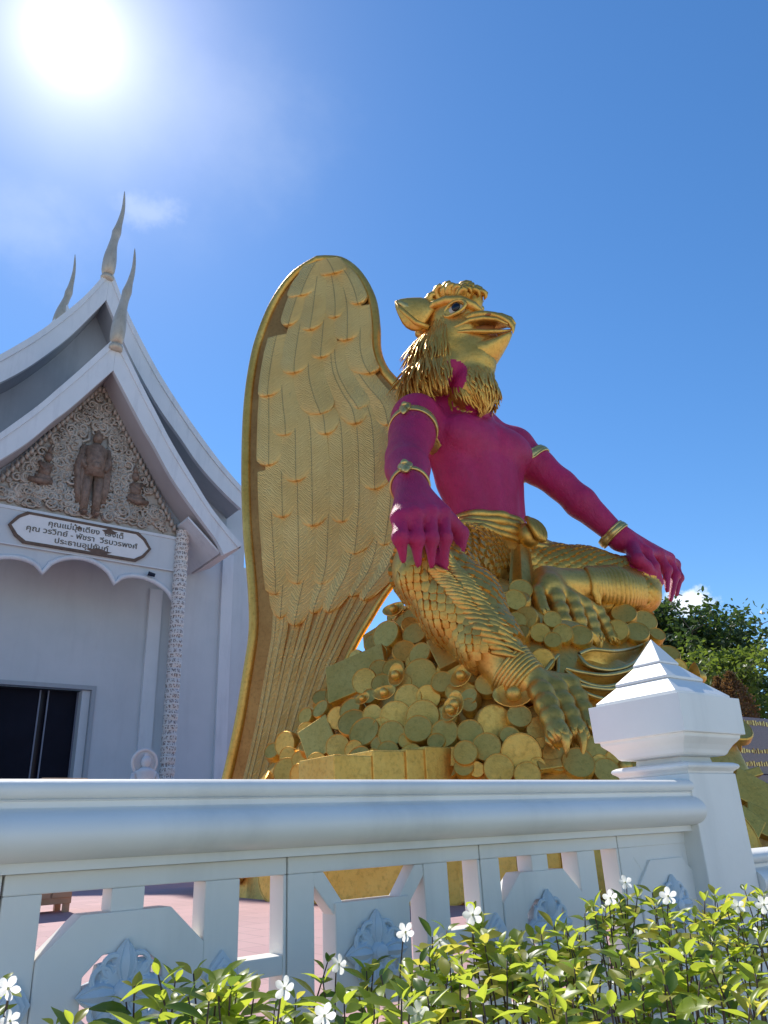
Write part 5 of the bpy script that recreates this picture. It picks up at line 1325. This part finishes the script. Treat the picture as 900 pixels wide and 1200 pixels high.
# purple granite inscription wall beyond the post
gx = 15.2; gY = 8.6
p0, p1 = onY(838, 838, 9.0), onY(905, 843, 8.0); zt_ = p0[2]; zl = onY(870, 905, 8.5)[2]
gw = thing('granite_plaque', 'dark purple polished granite slab with carved lettering beside the gold mound', 'plaque', loc=(p0[0]+2, 9, FLOOR))
ex_ = np.array([1.0, 0.0, 0]); cen = np.array([p0[0]+1.8, 9.0, (zt_+zl)/2])
MB().obox(cen, ex_, (0, 1, 0), (0, 0, 1), 2.6, 0.09, (zt_-zl)/2).build('slab', 'granite', gw, bevel=0.01)
MB().obox((cen[0], cen[1]+0.1, (zl+FLOOR)/2-0.01), ex_, (0, 1, 0), (0, 0, 1), 2.7, 0.35, (zl-FLOOR)/2-0.015).build('plinth', 'granite', gw, bevel=0.01)
for k, (txt, dz_) in enumerate((('MONUMENTS', 0.36), ('BRONZE', -0.12), ('Gifts Manufacture', -0.42))):
    pass
sz0 = (zt_-zl)
for fy, n_, wd in ((0.90, 9, 1.2), (0.40, 9, 0.9), (0.18, 17, 1.5)):
    # worn, unreadable carved lettering: rows of short gilt strokes
    r_ = random.Random(int(fy*100)); x = p0[0]+0.45; zz = zl+sz0*fy
    lb_ = MB()
    for i in range(n_*2):
        h_ = r_.uniform(0.07, 0.12); w_ = r_.choice((0.02, 0.05, 0.07)); lb_.box(x, x+w_, 8.897, 8.909, zz-h_*0.5, zz+h_*0.5*r_.choice((1, 0.6, 1))); x += w_+r_.uniform(0.02, 0.07)
    tag(lb_.build('carved_line', 'gold_trim', gw), kind='stuff')

# ------------------------------------------------------------------ trees
def leaf_cloud(b, pts, size, rnd, droop=0.3, aspect=0.42):
    for c in pts:
        d = nrm((rnd.gauss(0, 1), rnd.gauss(0, 1), rnd.gauss(0, 0.7)-droop)); u = nrm(np.cross(d, (rnd.gauss(0, 1), rnd.gauss(0, 1), rnd.gauss(0, 1)))); L = size*rnd.uniform(0.7, 1.3); w = L*aspect*0.5
        n = np.cross(d, u)
        o = len(b.v); b.v += [tuple(c), tuple(c+d*L*0.35+u*w+n*0.02*L), tuple(c+d*L), tuple(c+d*L*0.35-u*w+n*0.02*L), tuple(c+d*L*0.75+u*w*0.75-n*0.04*L), tuple(c+d*L*0.75-u*w*0.75-n*0.04*L)]
        b.f += [(o, o+1, o+4, o+2, o+5, o+3)]
def tree(name, label, base, height, crown, leaf, nleaf, seed, mat, cr0=0.35, spread=1.0, nb=10, group='trees behind the mound'):
    rnd = random.Random(seed); t = thing(name, label, 'tree', group, loc=base); base = np.asarray(base, float)
    tr = MB(); top = base+np.array([rnd.uniform(-.4, .4), rnd.uniform(-.4, .4), height*0.9])
    mid = base*0.5+top*0.5+np.array([rnd.uniform(-.3, .3), rnd.uniform(-.3, .3), 0]); tr.tube(spline([base-np.array([0, 0, 0.1]), mid, top], 10), [height*0.020*(1-0.085*i) for i in range(10)], 8)
    tips = []
    for k in range(nb):
        u = cr0+(0.96-cr0)*k/(nb-1); p = base*(1-u)+top*u; a = k*2.4+rnd.uniform(-.4, .4); R = crown*spread*(1-0.55*((u-cr0)/(1-cr0))**1.5)*rnd.uniform(0.7, 1.1)
        e = p+np.array([R*math.cos(a), R*math.sin(a), R*rnd.uniform(0.25, 0.8)]); m = p*0.5+e*0.5+np.array([0, 0, -0.1*R]); P = spline([p, m, e], 7)
        tr.tube(P, [height*0.008*(1-0.13*i) for i in range(7)], 6)
        for j in range(2, 7):
            for _ in range(3):
                tw = P[j]+np.array([rnd.gauss(0, 1), rnd.gauss(0, 1), rnd.gauss(0.3, 0.8)])*crown*0.26; tips.append(tw); tr.tube([P[j], P[j]*0.5+tw*0.5+np.array([0, 0, .05]), tw], [height*0.0028, height*0.002, height*0.001], 5)
    for _ in range(6): tips.append(top+np.array([rnd.gauss(0, .3), rnd.gauss(0, .3), rnd.uniform(0, .5)])*crown*0.5)
    tr.build('trunk', 'bark', t, smooth=True)
    cb_ = MB(); pts = []
    for _ in range(nleaf):
        c = tips[rnd.randrange(len(tips))]; pts.append(c+np.array([rnd.gauss(0, 1), rnd.gauss(0, 1), rnd.gauss(0, 0.8)])*crown*0.115)
    leaf_cloud(cb_, pts, leaf, rnd); o = cb_.build('crown', mat, t, fix=False); tag(o, kind='stuff')
    return t
def ground_at(x, Y): p = onY(x, 1000, Y); return (p[0], Y, FLOOR)
tree('broadleaf_tree', 'slender dark tree with open feathery top rising above its neighbours', ground_at(822, 17.0), 8.9, 1.7, 0.26, 5200, 5, 'tree_leaf', 0.30, 0.9, 13)
tree('broadleaf_tree', 'dense dark green tree right behind the gold mound edge', ground_at(808, 20.0), 8.3, 3.0, 0.27, 13000, 8, 'tree_leaf', 0.18, 1.1, 14)
tree('broadleaf_tree', 'broad dark tree with upright leafy branches behind the granite plaque', ground_at(868, 16.0), 7.8, 2.8, 0.25, 14000, 13, 'tree_leaf', 0.20, 1.1, 14)
tree('broadleaf_tree', 'bright yellow green tree in sun behind the granite plaque', ground_at(905, 13.0), 5.7, 1.8, 0.19, 8000, 17, 'tree_leaf_light', 0.25, 1.0, 11)
tree('broadleaf_tree', 'low wide dark tree filling the gap below the others', ground_at(842, 22.0), 7.4, 4.0, 0.28, 15000, 23, 'tree_leaf', 0.12, 1.1, 14)
# clipped rusty conifers
for k, (x, Y, yt_, r_) in enumerate(((868, 12.0, 812, 0.42), (884, 11.6, 801, 0.45), (901, 11.2, 796, 0.48), (852, 12.4, 818, 0.40))):
    h_ = onY(x, yt_, Y)[2]-FLOOR
    base = np.array(ground_at(x, Y)); t = thing('rusty_shrub', 'clipped rusty tipped column shrub in the row behind the granite plaque', 'shrub', 'column shrubs behind the plaque', loc=base); rnd = random.Random(40+k)
    MB().tube([base, base+np.array([0.03, 0, h_*0.5]), base+np.array([0, 0, h_*0.9])], [0.06, 0.05, 0.01], 6).build('stem', 'bark', t)
    c = MB(); pts = []
    for _ in range(5200):
        u = rnd.random()**0.8; a = rnd.uniform(0, 2*PI); R = r_*min(1, 3.2*(1-u)**0.75)*(rnd.random()**0.25)*(1+0.12*math.sin(5*a+9*u)); pts.append(base+np.array([R*math.cos(a), R*math.sin(a), 0.1+u*(h_-0.1)]))
    leaf_cloud(c, pts, 0.10, rnd, -0.5); tag(c.build('foliage', 'leaf_rust', t, fix=False), kind='stuff')

# ------------------------------------------------------------------ flowering hedge in front of the balustrade
def leaf_mesh(kind):
    b = MB(); n = 7
    prof = [(0, 0.06), (0.14, 0.55), (0.32, 0.92), (0.52, 1.0), (0.72, 0.78), (0.88, 0.40), (1.0, 0.02)]
    fold = {0: 0.30, 1: 0.5, 2: 0.15}[kind]; droop = {0: 0.22, 1: 0.05, 2: 0.42}[kind]
    for t, w in prof:
        for j, x in enumerate((-1, -0.5, 0, 0.5, 1)):
            b.v.append((x*w*0.21, t, fold*0.21*abs(x)*w-droop*t*t+0.008*math.sin(9*t+3*x)))
    b.f = [(i*5+j, i*5+j+1, (i+1)*5+j+1, (i+1)*5+j) for i in range(n-1) for j in range(4)]
    return b
LEAF = {(k, m): leaf_mesh(k).mesh('leaf', m, smooth=True, fix=False) for k in range(3) for m in ('leaf_fresh', 'leaf_deep', 'leaf_yellow')}
def petal_flower():
    b = MB()
    for q_ in range(5):
        a = q_*2*PI/5; ca, sa = math.cos(a), math.sin(a); o = len(b.v)
        for t, w in ((0.08, 0.10), (0.35, 0.24), (0.65, 0.34), (0.88, 0.26), (1.0, 0.08)):
            for x in (-1, -0.33, 0.33, 1):
                X_, Y_ = t, x*w; b.v.append((X_*ca-Y_*sa, X_*sa+Y_*ca, 0.22*t-0.30*t*t+0.05*abs(x)+0.05*x))
        b.f += [(o+i*4+j, o+i*4+j+1, o+(i+1)*4+j+1, o+(i+1)*4+j) for i in range(4) for j in range(3)]
    return b
FLOW = petal_flower().mesh('flower', 'petal', smooth=True, fix=False)
CORE = MB().lathe([(0.10, -0.5), (0.10, 0.0), (0.13, 0.06), (0.05, 0.14)], seg=8).mesh('flower_centre', 'flower_core')
TOPX = [0, 60, 110, 180, 215, 262, 300, 345, 395, 430, 480, 520, 560, 600, 645, 700, 740, 780, 820, 860, 900, 960]
TOPY = [1150, 1190, 1200, 1130, 1150, 1108, 1150, 1165, 1112, 1130, 1098, 1090, 1072, 1105, 1085, 1062, 1050, 1040, 1050, 1045, 1040, 1030]
rp = random.Random(77)
SHRUBS = []
def make_stem(sh, x, y, Y, leaf_len, nl, yel):
    tip = onY(x, y, Y); Hh = rp.uniform(0.45, 0.6)
    base = np.array([tip[0]+rp.uniform(-.10, .10), tip[1]+rp.uniform(-.06, .10), max(0.30, tip[2]-Hh)])
    mid = base*0.5+tip*0.5+np.array([rp.uniform(-.03, .03), rp.uniform(-.03, .03), 0]); P = spline([base, mid, tip], 12)
    MB().tube(P, [0.0042*(1-0.055*i) for i in range(12)], 6).build('stem', 'stem_brown', sh, smooth=True)
    a0 = rp.uniform(0, 2*PI)
    for k in range(nl):
        u = 1.0-0.055*k-(0.0 if k < 2 else 0.01*k)
        if u < 0.15: break
        f_ = u*11; i = min(int(f_), 10); p = P[i]*(1-(f_-i))+P[i+1]*(f_-i); t = nrm(P[min(i+1, 11)]-P[max(i-1, 0)])
        for s in (0, 1):
            if rp.random() < 0.08: continue
            a = a0+k*PI/2+s*PI+rp.uniform(-.3, .3); e1, e2, e3 = frame(t, (1, 0.2, 0)); out = math.cos(a)*e1+math.sin(a)*e2
            el = rp.uniform(0.25, 0.75) if k > 0 else rp.uniform(0.9, 1.5); d = nrm(out+e3*el); nn = nrm(np.cross(np.cross(d, e3), d))
            xx = np.cross(d, nn); L = leaf_len*rp.uniform(0.6, 1.3)*(0.55 if k == 0 else 0.85 if k == 1 else 1.0)
            m = 'leaf_yellow' if rp.random() < yel else ('leaf_fresh' if rp.random() < (0.85 if k < 3 else 0.5) else 'leaf_deep')
            r1_ = rp.uniform(-.5, .5); x2 = math.cos(r1_)*xx+math.sin(r1_)*nn; n2 = np.cross(x2, d)
            place(LEAF[(rp.randrange(3), m)], 'leaf', sh, p+out*0.004, x2, d, n2, (L*rp.uniform(0.85, 1.2), L, L))
    return tip
def make_flower(sh, x, y, Y, rpx, face=None):
    p = onY(x, y, Y); R = rpx*((p-EYE) @ CF)/FPX; v = nrm(nrm(EYE-p)+np.array([rp.uniform(-.6, .6), rp.uniform(-.3, .2), rp.uniform(-.45, .15)])); e1, e2, e3 = frame(v, (rp.uniform(-1, 1), 0.2, rp.uniform(-1, 1)))
    o = place(FLOW, 'flower', sh, p, e1, e2, e3, (R, R, R)); place(CORE, 'flower_centre', o, p, e1, e2, e3, (R, R, R))
    q = p-e3*0.02+np.array([rp.uniform(-.02, .02), 0.02, -0.16]); MB().tube(spline([q, p*0.5+q*0.5-e3*0.01, p-e3*R*0.45], 6), 0.0018, 5).build('flower_stalk', 'stem_brown', sh)
LBL = ['sparse leafy sprigs with a white flower before the first octagon panel', 'upright sprigs below the octagon panel, new leaves at their tips', 'thin leafy sprigs before the first narrow slit', 'low bright sprigs with a white flower before the square panel',
       'leafy bush with two white flowers before the square flower panel', 'leafy bush with white flowers before the second narrow slit', 'yellow green bush before the second octagon panel', 'tall thick bush with pale leaves hiding the octagon panel end',
       'thick bush of yellow green leaves before the plain end panel', 'dense flowering bush at the foot of the pointed post', 'dense bush with white flowers past the pointed post', 'dense leafy bush before the low white parapet']
edges = [-40, 90, 165, 240, 320, 410, 500, 580, 660, 730, 800, 860, 960]
dens = [4, 2, 6, 8, 9, 12, 15, 19, 22, 24, 22, 24]
for i in range(12):
    xm = (edges[i]+edges[i+1])/2; bp_ = onY(xm, 1150, 1.65)
    sh = thing('flowering_shrub', LBL[i], 'shrub', 'flowering hedge along the balustrade', loc=(bp_[0], 1.65, 0.3)); SHRUBS.append(sh)
    for k in range(dens[i]):
        x = rp.uniform(edges[i], edges[i+1]); ytop = float(np.interp(x, TOPX, TOPY)); depth = rp.random()
        y = ytop+(rp.random()**1.3)*(1215-ytop)*0.85+rp.uniform(-8, 10); Y = 1.86-0.62*min(1, max(0, (y-ytop)/120))-rp.uniform(0, 0.18)
        make_stem(sh, x, y, Y, rp.uniform(0.066, 0.090)*(0.75+0.15*Y), rp.randrange(4, 9), 0.22 if x > 500 else 0.10)
FL = [(10, 1158, 14), (12, 1196, 12), (397, 1130, 11), (333, 1158, 13), (475, 1092, 11), (515, 1104, 10), (554, 1072, 12), (620, 1124, 8), (783, 1050, 10), (715, 1052, 9), (733, 1034, 8), (865, 1062, 8), (895, 1060, 10), (884, 1098, 11), (380, 1190, 14), (490, 1188, 14), (712, 1120, 8), (748, 1096, 7), (640, 1146, 8)]
for x, y, r in FL:
    r *= 1.02
    i = max(0, min(11, int(np.searchsorted(edges, x))-1)); make_flower(SHRUBS[i], x, y, rp.uniform(1.5, 1.8) if y < 1150 else 1.3, r)
